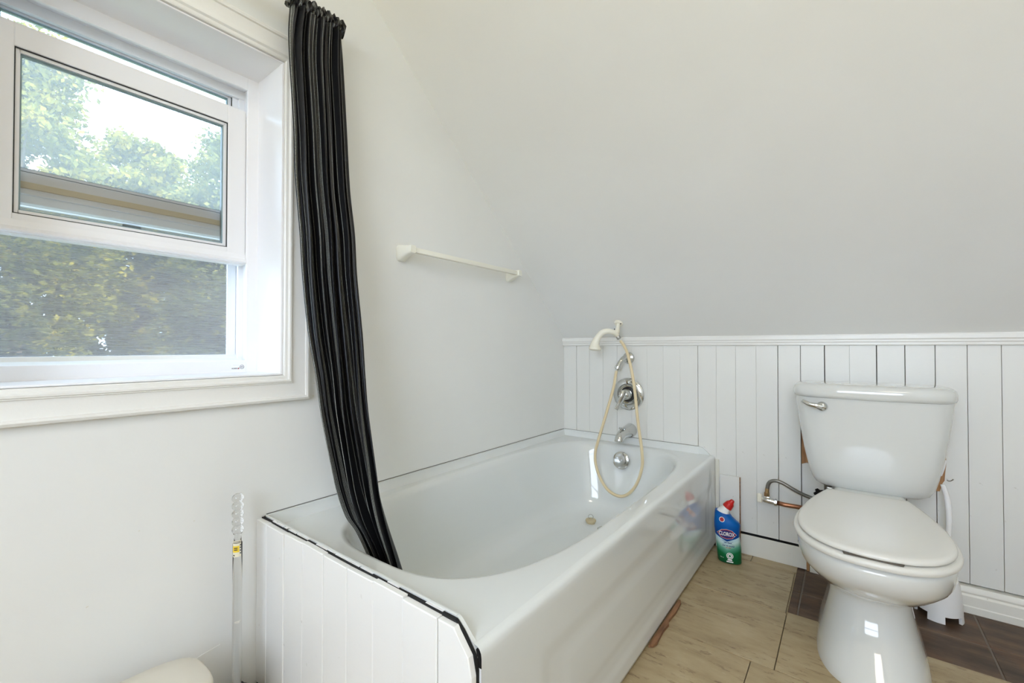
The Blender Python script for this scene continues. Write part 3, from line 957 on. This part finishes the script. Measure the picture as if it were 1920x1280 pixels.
lathe(bm, [(0, -.004), (.020, -.004), (.021, .004), (.017, .010), (0, .011)], 24, frame_to((0, 0, 0), nrm))
link('plate', bm, M['cream'], bk, autos=40)
bm = B()
tube(bm, spline([(0, -.004, -.003), (.004, -.018, -.020), (.006, -.030, -.038), (.004, -.042, -.052)], 5), [.0095, .009, .0085, .008, .008, .008, .0085, .009, .010, .0115, .0125, .013, .0135, .0135, .013, .012], 14)
link('arm', bm, M['cream'], bk, smooth=True)
for p in ((.016, -.012, -.004), (-.004, -.037, -.030)):
    bm = B(); bmesh.ops.create_uvsphere(bm, u_segments=10, v_segments=6, radius=.0028, matrix=Matrix.Translation(p))
    link('screw', bm, M['dark'], bk, smooth=True)
sa = thing('shower_outlet', 'chrome elbow outlet on the beadboard that feeds the beige hose', 'pipe fitting', (.366, 0, .802))
bm = B(); lathe(bm, [(0, 0), (.029, 0), (.029, .004), (.026, .011), (.018, .015), (0, .016)], 32, frame_to((0, 0, 0), (0, -1, 0)))
link('flange', bm, M['chrome'], sa, autos=40)
bm = B(); pp = spline([(0, -.006, .002), (-.004, -.030, .004), (-.012, -.048, -.006), (-.022, -.060, -.026), (-.027, -.066, -.042)], 6)
tube(bm, pp, .0115, 16)
link('arm', bm, M['chrome'], sa, smooth=True)
bm = B(); lathe(bm, [(0, -.002), (.0105, -.002), (.0145, .0), (.0145, .012), (.010, .014), (.009, .020), (0, .020)], 18, frame_to((-.0265, -.0655, -.040), (-.28, -.22, -.95)))
link('nut', bm, M['chrome'], sa, autos=40)
bm = B()
tube(bm, spline([(.3330, -.0707, .7405), (.331, -.080, .710), (.329, -.10, .654), (.299, -.12, .527), (.268, -.14, .402), (.2585, -.147, .352), (.2625, -.15, .300), (.286, -.15, .238), (.326, -.15, .190), (.378, -.15, .173), (.424, -.15, .193), (.464, -.15, .247), (.488, -.15, .325), (.487, -.15, .40), (.470, -.15, .523), (.448, -.14, .688), (.419, -.130, .808), (.395, -.121, .858), (.3725, -.1118, .884)], 8), .0066, 12)
tag(link('shower_hose', bm, M['hose'], smooth=True), 'beige shower hose hanging in a long loop over the tub', 'hose')

vt = thing('shower_valve', 'round chrome mixer valve with a single lever on the beadboard', 'valve', (.364, 0, .626))
bm = B(); lathe(bm, [(0, 0), (.078, 0), (.0785, .003), (.074, .008), (.060, .013), (.052, .0135), (.049, .0095), (.038, .0080), (0, .008)], 56, frame_to((0, 0, 0), (0, -1, 0)))
link('escutcheon', bm, M['chrome'], vt, autos=50)
bm = B(); lathe(bm, [(0, .007), (.0365, .007), (.0365, .010), (.032, .012), (0, .012)], 40, frame_to((0, 0, 0), (0, -1, 0)))
link('dark_ring', bm, M['rubber'], vt, autos=40)
bm = B(); lathe(bm, [(0, .010), (.027, .010), (.0275, .024), (.0255, .040), (.021, .052), (.012, .058), (0, .059)], 32, frame_to((0, 0, 0), (0, -1, 0)))
link('hub', bm, M['chrome'], vt, autos=50)
bm = B()
lp = spline([(0, -.050, .012), (-.004, -.060, -.004), (-.012, -.066, -.028), (-.022, -.072, -.052), (-.030, -.078, -.070)], 6)
tube(bm, lp, [.023 - .0125 * (i / (len(lp) - 1)) ** .8 for i in range(len(lp))], 16, squash=(1.0, .62))
link('lever', bm, M['chrome'], vt, smooth=True)
sp = thing('tub_spout', 'chrome tub spout with a diverter knob, just over the rim', 'spout', (.374, 0, .452))
bm = B()
ppts = spline([(0, .0, 0), (0, -.03, .0), (-.001, -.065, -.001), (-.002, -.100, -.006), (-.003, -.122, -.018), (-.003, -.130, -.036)], 6)
N_ = len(ppts)
tube(bm, ppts, [.0325 - .0115 * min(1, i / (N_ * .6)) for i in range(N_)], 24)
link('spout', bm, M['chrome'], sp, smooth=True)
bm = B(); lathe(bm, [(0, 0), (.004, 0), (.004, .010), (.0075, .012), (.0085, .016), (.006, .019), (0, .019)], 16, Matrix.Translation((-.003, -.112, .010)))
link('diverter_knob', bm, M['chrome'], sp, autos=40)

# ------------------------------------------------------------------ toilet
toi = thing('toilet', 'white two-piece toilet with closed lid standing on the dark tiles', 'toilet', (1.258, 0, 0))
def egg(hw, yb, yf, z, nb=2.6, nf=2.2, cy=None, n=72, sq=1.0):
    """outline: half width hw, back y yb, front y yf"""
    cy = cy if cy is not None else yb + (yf - yb) * .58
    out = []
    for i in range(n):
        a = 2 * PI * i / n
        c, s = math.cos(a), math.sin(a)
        if s >= 0: b, e_ = yb - cy, nb
        else: b, e_ = cy - yf, nf
        out.append((hw * math.copysign(abs(c) ** (2 / e_), c), cy + b * math.copysign(abs(s) ** (2 / e_), s), z))
    return out
CYB = -.535
bm = B()
rings = [
    egg(.124, -.12, -.655, -.003, 3.2, 2.6, -.42),
    egg(.123, -.12, -.653, .012, 3.2, 2.6, -.42),
    egg(.118, -.125, -.635, .035, 3.0, 2.5, -.42),
    egg(.108, -.13, -.598, .070, 3.0, 2.4, -.41),
    egg(.099, -.135, -.570, .110, 3.0, 2.4, -.41),
    egg(.092, -.14, -.552, .150, 3.0, 2.3, -.41),
    egg(.090, -.14, -.548, .190, 3.0, 2.3, -.42),
    egg(.0905, -.14, -.549, .198, 3.0, 2.3, -.42),
    egg(.097, -.14, -.570, .2065, 3.0, 2.25, -.44),
    egg(.108, -.14, -.606, .215, 3.0, 2.2, -.46),
    egg(.121, -.14, -.650, .233, 3.0, 2.2, -.49),
    egg(.138, -.14, -.698, .260, 3.0, 2.2, -.51),
    egg(.152, -.15, -.733, .286, 2.8, 2.2, CYB),
    egg(.157, -.155, -.744, .298, 2.8, 2.2, CYB),
    egg(.1615, -.16, -.754, .318, 2.6, 2.2, CYB),
    egg(.163, -.18, -.758, .340, 2.6, 2.2, CYB),
    egg(.160, -.19, -.755, .350, 2.6, 2.2, CYB),
    egg(.150, -.20, -.745, .355, 2.6, 2.2, CYB),
]
loft(bm, rings)
link('bowl', bm, M['porc'], toi, autos=60)
bm = B(); box(bm, -.085, .100, -.235, -.045, .315, .380, .014, 3)
link('tank_shelf', bm, M['porc'], toi, autos=50)
def lid_outline(grow, z, yb=-.248, hwb=.100, hwm=.158, yf=-.757):
    """elongated lid: straight back edge, widening sides, rounded front"""
    out = []
    n1, n2 = 22, 44
    cy = -.555
    fr = []
    for i in range(n2 + 1):
        a = -PI / 2 * (1 - i / n2 * 2)          # -90..90
        x = hwm * math.copysign(abs(math.sin(a)) ** (2 / 2.35), math.sin(a))
        y = cy - (cy - yf) * abs(math.cos(a)) ** (2 / 2.35)
        fr.append((x, y))
    side = []
    for i in range(1, n1 + 1):
        t = i / n1
        y = cy + (yb - cy) * t
        x = hwm - (hwm - hwb) * (t ** 1.75)
        side.append((x, y))
    pts = [(-x, y) for x, y in reversed(side)] + fr + side
    mx, my = 0, -.5
    for x, y in pts:
        d = math.hypot(x - mx, y - my)
        out.append((x + (x - mx) / d * grow, y + (y - my) / d * grow, z))
    return out
bm = B()
loft(bm, [lid_outline(.004, .3575), lid_outline(.009, .3585), lid_outline(.011, .364), lid_outline(.010, .3695), lid_outline(.006, .3722), lid_outline(-.02, .3735)])
seat = link('seat', bm, M['seat'], toi, autos=50)
bm = B()
loft(bm, [lid_outline(-.008, .3765), lid_outline(-.001, .377), lid_outline(.0008, .3800), lid_outline(.0, .3842), lid_outline(-.004, .3880), lid_outline(-.012, .3900), lid_outline(-.03, .3912), lid_outline(-.06, .3918)])
lid = link('lid', bm, M['seat'], toi, autos=60)
# finger notch: brown slab for the shadow under the lid's front
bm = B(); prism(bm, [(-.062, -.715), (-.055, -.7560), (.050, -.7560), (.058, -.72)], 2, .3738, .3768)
link('finger_notch_shade', bm, M['shade'], lid)
for s in (-1, 1):
    bm = B(); box(bm, s * .075 - .02, s * .075 + .02, -.262, -.236, .357, .386, .006, 3)
    link('hinge', bm, M['seat'], seat, autos=40)
# tank
def tank_ring(z, hw, yf, yb=-.020, bow=.016, n=3.6):
    out = []
    m_ = 64
    cy = (yf + yb) / 2
    for i in range(m_):
        a = 2 * PI * i / m_
        c, s = math.cos(a), math.sin(a)
        x = hw * math.copysign(abs(c) ** (2 / 5.0), c)
        y = cy + (yb - cy) * math.copysign(abs(s) ** (2 / 5.0), s)
        if s < 0: y -= bow * (1 - (x / hw) ** 2) * min(1, -s * 2)
        out.append((x + .011, y, z))
    return out
bm = B()
rings = [tank_ring(.374, .118, -.165, -.05, .010), tank_ring(.376, .134, -.174, -.045, .012), tank_ring(.386, .150, -.184, -.04, .014), tank_ring(.405, .161, -.191, -.03, .017), tank_ring(.44, .170, -.196, -.025, .019),
         tank_ring(.50, .182, -.200, -.02, .019), tank_ring(.58, .194, -.204, -.02, .018), tank_ring(.65, .203, -.206, -.02, .017), tank_ring(.688, .206, -.207, -.02, .017)]
loft(bm, rings)
link('tank', bm, M['porc'], toi, autos=60)
bm = B()
rings = [tank_ring(.683, .203, -.210, -.018, .017), tank_ring(.686, .209, -.216, -.015, .018), tank_ring(.695, .212, -.219, -.014, .018), tank_ring(.709, .212, -.219, -.014, .018), tank_ring(.720, .209, -.216, -.016, .018), tank_ring(.7275, .201, -.208, -.02, .017), tank_ring(.731, .185, -.19, -.035, .014), tank_ring(.7325, .12, -.15, -.06, .01)]
loft(bm, rings)
link('tank_lid', bm, M['porc'], toi, autos=60)
bm = B()
hp = (-.114, -.2165, .654)
lathe(bm, [(0, -.006), (.0150, -.006), (.0165, .002), (.0145, .009), (.009, .014), (0, .015)], 24, frame_to(hp, (-.08, -1, .02)))
fh = link('flush_handle', bm, M['chrome'], toi, autos=50, label='chrome flush lever')
bm = B()
lp = spline([(hp[0], hp[1] - .012, hp[2] - .001), (hp[0] - .016, hp[1] - .016, hp[2] + .003), (hp[0] - .036, hp[1] - .016, hp[2] + .007), (hp[0] - .056, hp[1] - .013, hp[2] + .017)], 6)
tube(bm, lp, [.0105 - .0040 * i / (len(lp) - 1) for i in range(len(lp))], 12, squash=(.9, .7))
link('lever', bm, M['chrome'], fh, smooth=True)
bm = B(); box(bm, -.105, -.088, -.19, -.17, .350, .376, .003)
link('tank_bolt', bm, M['nickel'], toi)

# water supply left of the toilet
sv = thing('shutoff_valve', 'small water shutoff valve with braided hose and copper pipe at the wall', 'valve', (.957, -.05, .255))
bm = B(); tube(bm, [(-.012, 0, -.003), (.012, 0, -.005), (.030, 0, -.008)], [.0115, .0125, .0110], 12); box(bm, -.011, .011, -.011, .011, -.012, .012, .003)
tube(bm, [(.026, 0, -.007), (.034, 0, -.008)], .0145, 8)
link('valve_body', bm, M['chrome'], sv, autos=40)
bm = B(); tube(bm, [(0, 0, .010), (0, 0, .026)], .0105, 6); tube(bm, [(0, 0, .026), (.001, 0, .042)], .0075, 12)
link('nut', bm, M['brass'], sv, autos=40)
bm = B(); tube(bm, [(-.012, 0, -.003), (-.020, -.003, -.001)], .004, 10); box(bm, -.034, -.017, -.006, -.001, -.017, .018, .003)
link('handle', bm, M['cream'], sv)
bm = B(); tube(bm, [(.034, 0, -.008), (.06, .0, -.010), (.15, .012, -.012), (.175, .045, -.013)], .0085, 12)
link('copper_pipe', bm, M['copper'], sv, smooth=True)
bm = B(); tube(bm, spline([(.001, 0, .034), (.004, 0, .056), (.014, -.002, .072), (.034, -.003, .078), (.060, -.002, .070), (.090, 0, .054), (.128, .010, .036), (.165, .012, .030), (.188, .0, .055), (.192, -.03, .115)], 6), .0068, 12)
link('supply_hose', bm, M['braid'], sv, smooth=True, label='grey braided steel hose')

# toilet brush and its holder, right of the toilet
bh = thing('brush_holder', 'white plastic toilet brush holder with arched foot on the dark tiles', 'brush holder', (1.440, -.082, -.003))
bm = B()
n_ = 64
def hol(r, z, e=1.0):
    return [((r * .94) * math.cos(2 * PI * i / n_), r * 1.04 * math.sin(2 * PI * i / n_), z) for i in range(n_)]
outer = [(.0610, .022), (.0605, .03), (.058, .07), (.054, .105), (.050, .120), (.044, .1235), (.040, .1225), (.038, .115), (.044, .04), (.044, .028)]
loft(bm, [hol(r, z) for r, z in outer], cap0=False, cap1=True)
for k in range(4):                                             # four feet, arches between them
    a0, a1 = 2 * PI * k / 4 + .32 - .9, 2 * PI * k / 4 + .32 - .9 + .72
    poly = []
    for q in range(7):
        a = a0 + (a1 - a0) * q / 6
        poly.append((math.cos(a), math.sin(a)))
    lo = [(.0622 * .94 * x, .0622 * 1.04 * y, 0) for x, y in poly] + [(.054 * .94 * x, .054 * 1.04 * y, 0) for x, y in reversed(poly)]
    hi = [(.0605 * .94 * x, .0605 * 1.04 * y, .0225) for x, y in poly] + [(.053 * .94 * x, .053 * 1.04 * y, .0225) for x, y in reversed(poly)]
    loft(bm, [lo, hi])
link('cup', bm, M['white'], bh, autos=40)
bm = B(); prism(bm, [(-.004, .045), (.004, .045), (.004, .060), (0, .064), (-.004, .060)], 0, .0540, .0552)
lb = link('printed_mark', bm, M['inkg'], bh); lb.rotation_euler = (0, 0, -.35)
tbh = thing('toilet_brush', 'white toilet brush whose curved handle rises behind the toilet', 'brush', (1.444, -.078, .035))
bm = B()
hpts = spline([(.0, 0, .06), (.010, .006, .13), (.021, .014, .20), (.026, .020, .255), (.025, .024, .305), (.020, .028, .345), (.013, .030, .372)], 6)
tube(bm, hpts, [.0055 + .0022 * math.sin(PI * min(1, max(0, (i / len(hpts) - .25) / .75)) ) for i in range(len(hpts))], 14, squash=(.7, 1))
link('handle', bm, M['white'], tbh, smooth=True)
bm = B()
for i in range(420):
    a = R.uniform(0, 2 * PI); z = R.uniform(.012, .07); d = Vector((math.cos(a), math.sin(a), R.uniform(-.15, .15))).normalized()
    p0 = Vector((0, 0, z)); p1 = p0 + d * R.uniform(.020, .027)
    s_ = d.cross(Vector((0, 0, 1))).normalized() * .0006
    bm.faces.new([bm.verts.new(q) for q in (p0 - s_, p0 + s_, p1 + s_, p1 - s_)])
link('bristles', bm, M['white'], tbh, kind='stuff')
bm = B(); tube(bm, [(0, 0, .0), (0, 0, .07)], .006, 10)
link('core', bm, M['white'], tbh, smooth=True)
hk = thing('wall_hook', 'tiny metal hook screwed into the beadboard right of the tank', 'hook', (1.474, -.001, .413))
bm = B(); tube(bm, spline([(0, .0, 0), (.002, -.012, .0), (.006, -.024, .004), (.010, -.030, .010)], 5), .0013, 8)
link('shank', bm, M['nickel'], hk, smooth=True)
bm = B(); bmesh.ops.create_uvsphere(bm, u_segments=10, v_segments=6, radius=.0022, matrix=Matrix.Translation((.010, -.030, .0105)))
link('tip', bm, M['nickel'], hk, smooth=True)

# scrap of panel leaning on the wall behind the bottle
pn = thing('scrap_panel', 'narrow white scrap board leaning on the wall behind the cleaner bottle', 'board', (.816, -.012, 0))
bm = B(); box(bm, -.0375, .0365, -.004, .003, .0, .313, .0008)
link('board', bm, M['board'], pn)
bm = B(); box(bm, .0355, .0395, -.0035, .006, .001, .311, .0006)
link('bare_edge', bm, M['stripwood'], pn, label='unpainted brown edge')

# ------------------------------------------------------------------ cleaner bottle
bo = thing('cleaner_bottle', 'blue and green toilet cleaner bottle with red cap on the floor by the tub', 'bottle', (.834, -.118, 0), math.radians(9))
secs = [(.0, .0005, .036, .022), (.0015, .0005, .0405, .026), (.006, .0, .0425, .028), (.060, -.003, .0445, .029), (.110, -.0085, .0440, .029), (.135, -.009, .0465, .0295), (.150, -.0085, .0475, .0295), (.158, -.010, .0455, .029), (.170, -.0155, .0390, .027), (.184, -.0215, .0320, .024), (.1945, -.0235, .0275, .022)]
def bsec(z, xc, hw, hd, tilt=0.0, n=40):
    out = []
    for i in range(n):
        a = 2 * PI * i / n
        c, s = math.cos(a), math.sin(a)
        x = hw * math.copysign(abs(c) ** .85, c); y = hd * math.copysign(abs(s) ** .85, s)
        out.append((xc + x, y, z - x * tilt))
    return out
bm = B()
loft(bm, [bsec(*s_, tilt=(0 if s_[0] < .158 else .25 * (s_[0] - .158) / .036)) for s_ in secs])
link('body', bm, M['bottle'], bo, autos=60)
ax = Vector((.42, 0, .62)).normalized()
c0 = Vector((-.0225, 0, .192))
def axring(d, r, n=24):
    mt = frame_to(c0 + ax * d, ax)
    return [mt @ Vector((r * math.cos(2 * PI * i / n), r * math.sin(2 * PI * i / n), 0)) for i in range(n)]
bm = B(); loft(bm, [axring(-.008, .0235), axring(.006, .0215), axring(.018, .0175), axring(.026, .0168), axring(.0265, .0140)])
link('neck', bm, M['inkw'], bo, autos=45)
bm = B(); loft(bm, [axring(.0255, .0178), axring(.029, .0183), axring(.047, .0150), axring(.049, .0125), axring(.0565, .0085), axring(.062, .0076), axring(.064, .005)])
link('cap', bm, M['red'], bo, autos=40)
def front(x, z, off=.0004):
    """point on the bottle's front skin"""
    for a, b in zip(secs[:-1], secs[1:]):
        if a[0] <= z <= b[0]:
            t = (z - a[0]) / (b[0] - a[0])
            xc = a[1] + (b[1] - a[1]) * t; hw = a[2] + (b[2] - a[2]) * t; hd = a[3] + (b[3] - a[3]) * t
            break
    c = max(-.999, min(.999, (x - xc) / hw))
    c0_ = abs(c) ** (1 / .85)
    y = -hd * (math.sqrt(max(0, 1 - c0_ * c0_))) ** .85
    return Vector((x, y - off, z))
def decal(name, poly, m, off, z0=.118, x0=-.009, div=8):
    """polygon (x,z) wrapped on the skin; fan with subdivided columns"""
    bm = B()
    xs_ = [p[0] for p in poly]
    a, b = min(xs_), max(xs_)
    def span(x):
        zz = []
        for i in range(len(poly)):
            (xa, za), (xb, zb) = poly[i], poly[(i + 1) % len(poly)]
            if xa != xb and min(xa, xb) - 1e-9 <= x <= max(xa, xb) + 1e-9: zz.append(za + (zb - za) * (x - xa) / (xb - xa))
        return min(zz), max(zz)
    cols = sorted(set([a + (b - a) * i / div for i in range(div + 1)] + xs_))
    prev = None
    for x in cols:
        lo, hi = span(x)
        cur_ = (bm.verts.new(front(x0 + x, z0 + lo, off)), bm.verts.new(front(x0 + x, z0 + hi, off)))
        if prev: bm.faces.new((prev[0], cur_[0], cur_[1], prev[1]))
        prev = cur_
    return link(name, bm, m, bo)
hexp = lambda w, h: [(-w, 0), (-w * .55, h * .78), (0, h), (w * .55, h * .78), (w, 0), (w * .55, -h * .78), (0, -h), (-w * .55, -h * .78)]
decal('emblem', hexp(.0355, .0200), M['inkw'], .0004, z0=.1165)
decal('emblem', hexp(.0345, .0190), M['inkr'], .0008, z0=.1165)
decal('emblem', hexp(.0312, .0158), M['inkb'], .0012, z0=.1165)
def btxt(s, size, m, x0, z0, bold=0.0, off=.0016, sq=1.0):
    text_mesh('lettering', s, size, m, bo, lambda x, y: front(x0 + x, z0 + y, off), bold, sq)
btxt('CLOROX', .0205, M['inkw'], -.009, .1165, .0006, .0018, .66)
btxt('Toilet Bowl Cleaner', .0050, M['inkb'], -.006, .0895, 0, .0006)
btxt('with bleach', .0062, M['inkb'], -.005, .0835, .0003, .0006)
btxt('nettoyant pour toilettes', .0045, M['inkb'], -.004, .0775, 0, .0006)
btxt('avec eau de javel', .0062, M['inkb'], -.003, .0715, .0003, .0006)
btxt('rain clean', .0048, M['inkr'], -.003, .0645, .0002, .0006)
btxt('709 mL', .0045, M['inkw'], -.026, .022, 0, .0006)
bm = B()
def disc(r, m, off, x0=.002, z0=.033):
    pl = [(r * math.cos(2 * PI * i / 20), r * math.sin(2 * PI * i / 20)) for i in range(20)]
    decal('seal', pl, m, off, z0, x0, 10)
disc(.0125, M['inkw'], .0005); disc(.0100, M['inkg'], .0009); disc(.0080, M['inkw'], .0013); disc(.0045, M['inkg'], .0017); 
decal('seal', [(-.012, .0), (.012, .0), (.012, .0045), (-.012, .0045)], M['inkw'], .0005, .0075, .002)
decal('seal', [(-.008, .0), (.008, .0), (.008, .005), (-.008, .005)], M['inkw'], .0005, .0145, .002)
disc(.0100, M['inkw'], .0005, -.026, .1705); disc(.0078, M['inkr'], .0009, -.026, .1705)

# ------------------------------------------------------------------ plunger and bin in the near left corner
pg = thing('plunger', 'toilet plunger with clear beaded acrylic handle standing by the left wall', 'plunger', (.062, -1.611, .0))
bm = B()
pr = [(0, .05), (.0100, .05)]
pr += [(.0100, .392), (.0078, .396), (.0078, .412), (.0095, .415)]
for k in range(5):
    zc = .4235 + .0185 * k
    for q in range(9):
        a = -PI / 2 * .86 + PI * .86 * q / 8
        pr.append((.0028 + .0098 * math.cos(a), zc + .0098 * math.sin(a) / .974))
pr += [(.004, .5065), (.002, .5072), (0, .5073)]
lathe(bm, pr, 28)
link('handle', bm, M['acrylic'], pg, smooth=True)
bm = B(); lathe(bm, [(.040, .0), (.046, .0), (.046, .012), (.040, .030), (.026, .044), (.016, .050), (.015, .056), (.0104, .057), (.0104, .0495), (0, .0495), (0, .035), (.025, .035), (.034, .024), (.040, .0)], 36)
link('rubber_cup', bm, M['rubber'], pg, autos=50)
# label wrapped on the handle, facing the room
pg_lab = []
def wrap(name, z0, z1, a0, a1, m, r):
    bm = B(); n = 14
    lo = [bm.verts.new((r * math.cos(a0 + (a1 - a0) * i / n), r * math.sin(a0 + (a1 - a0) * i / n), z0)) for i in range(n + 1)]
    hi = [bm.verts.new((v_.co.x, v_.co.y, z1)) for v_ in lo]
    for i in range(n): bm.faces.new((lo[i], lo[i + 1], hi[i + 1], hi[i]))
    return link(name, bm, m, pg, smooth=True)
fa = math.atan2(-.43, 1.15)
wrap('label', .362, .400, fa - 1.15, fa + .75, M['paper'], .0102)
wrap('label_print', .373, .388, fa - 1.10, fa + .35, M['inky'], .0104)
for z in (.379, .383):
    wrap('label_print', z - .0011, z + .0011, fa - .75, fa + .0, M['ink'], .0106)
for z in (.3945, .3975):
    wrap('label_print', z - .0007, z + .0007, fa - 1.0, fa + .65, M['ink'], .0104)
wrap('label_print', .3645, .3675, fa - .95, fa - .6, M['ink'], .0104)
for z in (.370, .3765, .383, .389):
    wrap('label_print', z - .0016, z + .0016, fa + .45, fa + .7, M['ink'], .0106)

bn = thing('waste_bin', 'small beige lidded waste bin against the left wall', 'bin', (.160, -1.832, 0))
def oval(sx, sy, z, n=56, e_=3.4):
    return [(sx * math.copysign(abs(math.cos(a)) ** (2 / e_), math.cos(a)), sy * math.copysign(abs(math.sin(a)) ** (2 / e_), math.sin(a)), z) for a in [2 * PI * i / n for i in range(n)]]
bm = B(); loft(bm, [oval(.066, .105, 0), oval(.070, .110, .004), oval(.083, .124, .178), oval(.083, .124, .183)])
link('body', bm, M['bin'], bn, autos=50)
bm = B(); loft(bm, [oval(.086, .127, .172), oval(.088, .129, .174), oval(.0885, .1295, .192), oval(.087, .128, .1965), oval(.083, .124, .1990), oval(.05, .08, .2015)])
link('lid', bm, M['bin'], bn, autos=50)

# ------------------------------------------------------------------ outside: lawn and trees
GZ = -3.0
bm = B(); box(bm, -60, 60, -50, 50, GZ - .2, GZ)
lw = link('lawn', bm, M['grass']); lw['kind'] = 'structure'
rng = np.random.default_rng(3)
def leaf_mesh(name, centers, radii, per, size, m, parent):
    N = len(centers) * per
    c = np.repeat(np.array(centers), per, 0); r = np.repeat(np.array(radii), per)[:, None]
    d = rng.normal(size=(N, 3)); d /= np.linalg.norm(d, axis=1)[:, None]
    p = c + d * r * (rng.random((N, 1)) ** .45) * np.array([1, 1, .8])
    u = rng.normal(size=(N, 3)); u /= np.linalg.norm(u, axis=1)[:, None]
    w = np.cross(u, rng.normal(size=(N, 3))); w /= np.linalg.norm(w, axis=1)[:, None]
    s = size * (.6 + .8 * rng.random((N, 1)))
    v = np.empty((N, 4, 3)); v[:, 0] = p - u * s * .5; v[:, 1] = p + w * s * .28; v[:, 2] = p + u * s * .5; v[:, 3] = p - w * s * .28
    me = bpy.data.meshes.new(name)
    me.vertices.add(N * 4); me.vertices.foreach_set('co', v.ravel().astype(np.float32))
    me.loops.add(N * 4); me.loops.foreach_set('vertex_index', np.arange(N * 4, dtype=np.int32))
    me.polygons.add(N); me.polygons.foreach_set('loop_start', np.arange(0, N * 4, 4, dtype=np.int32))
    me.update(); me.validate()
    me.materials.append(m)
    o = bpy.data.objects.new(name, me); COL.objects.link(o); o.parent = parent; o['kind'] = 'stuff'
    return o
def tree(name, label, loc, top, width, zlow, nclust, per, size, m, group=None):
    x, y = loc
    t = thing(name, label, 'tree' if name == 'tree' else 'shrub', (x, y, GZ), 0, group)
    h = top - GZ; lo = zlow - GZ
    bm = B()
    tube(bm, [(0, 0, 0), (.05, .03, h * .35), (-.04, .06, h * .65), (0, 0, h * .92)], [.20, .16, .10, .03], 10)
    link('trunk', bm, M['bark'], t, smooth=True)
    cs, rs = [], []
    for i in range(nclust):
        f = rng.random() ** .75
        z = lo + (h - lo) * f - .15
        prof = max(.22, math.sqrt(max(0, 1 - (abs(f - .42) / .6) ** 2.4)))
        a = rng.random() * 2 * PI; rr = width * prof * math.sqrt(rng.random())
        cs.append((rr * math.cos(a), rr * math.sin(a), z)); rs.append(.20 + .26 * rng.random())
    leaf_mesh('foliage', cs, rs, per, size, m, t)
    for i in range(9):
        c = cs[i * 7 % len(cs)]
        bm = B(); tube(bm, spline([(0, 0, max(.5, c[2] - 1.3)), (c[0] * .5, c[1] * .5, c[2] - .6), c], 4), [.05 - .0055 * k for k in range(9)], 6)
        link('branch', bm, M['bark'], t, smooth=True)
    return t
tree('tree', 'tall bright leafy tree outside, leftmost through the window', (-9.4, -1.35), 5.95, 1.15, -.9, 190, 190, .10, M['leafA'])
tree('tree', 'middle tree outside, standing further back, its crown lowest against the sky', (-13.4, 1.0), 6.2, 1.75, -1.2, 260, 190, .13, M['leafA'])
tree('tree', 'tree outside at the right side of the window panes', (-9.4, 1.75), 5.45, 1.1, -.9, 170, 190, .10, M['leafB'])
tree('tree', 'darker tree standing farthest back outside on the left', (-18.2, -1.6), 6.4, 2.0, -1.5, 200, 170, .2, M['leafB'])
tree('tree', 'darker tree standing farthest back outside on the right', (-18.2, 3.8), 6.4, 2.3, -1.5, 200, 170, .2, M['leafB'])
tree('shrub', 'dense dark shrub low outside, seen through the screen on the left', (-5.7, -1.75), 1.55, .62, -1.8, 90, 190, .08, M['leafC'])
tree('shrub', 'dense dark shrub low outside, seen through the screen on the right', (-6.4, .35), 1.60, .72, -1.8, 100, 190, .08, M['leafC'])
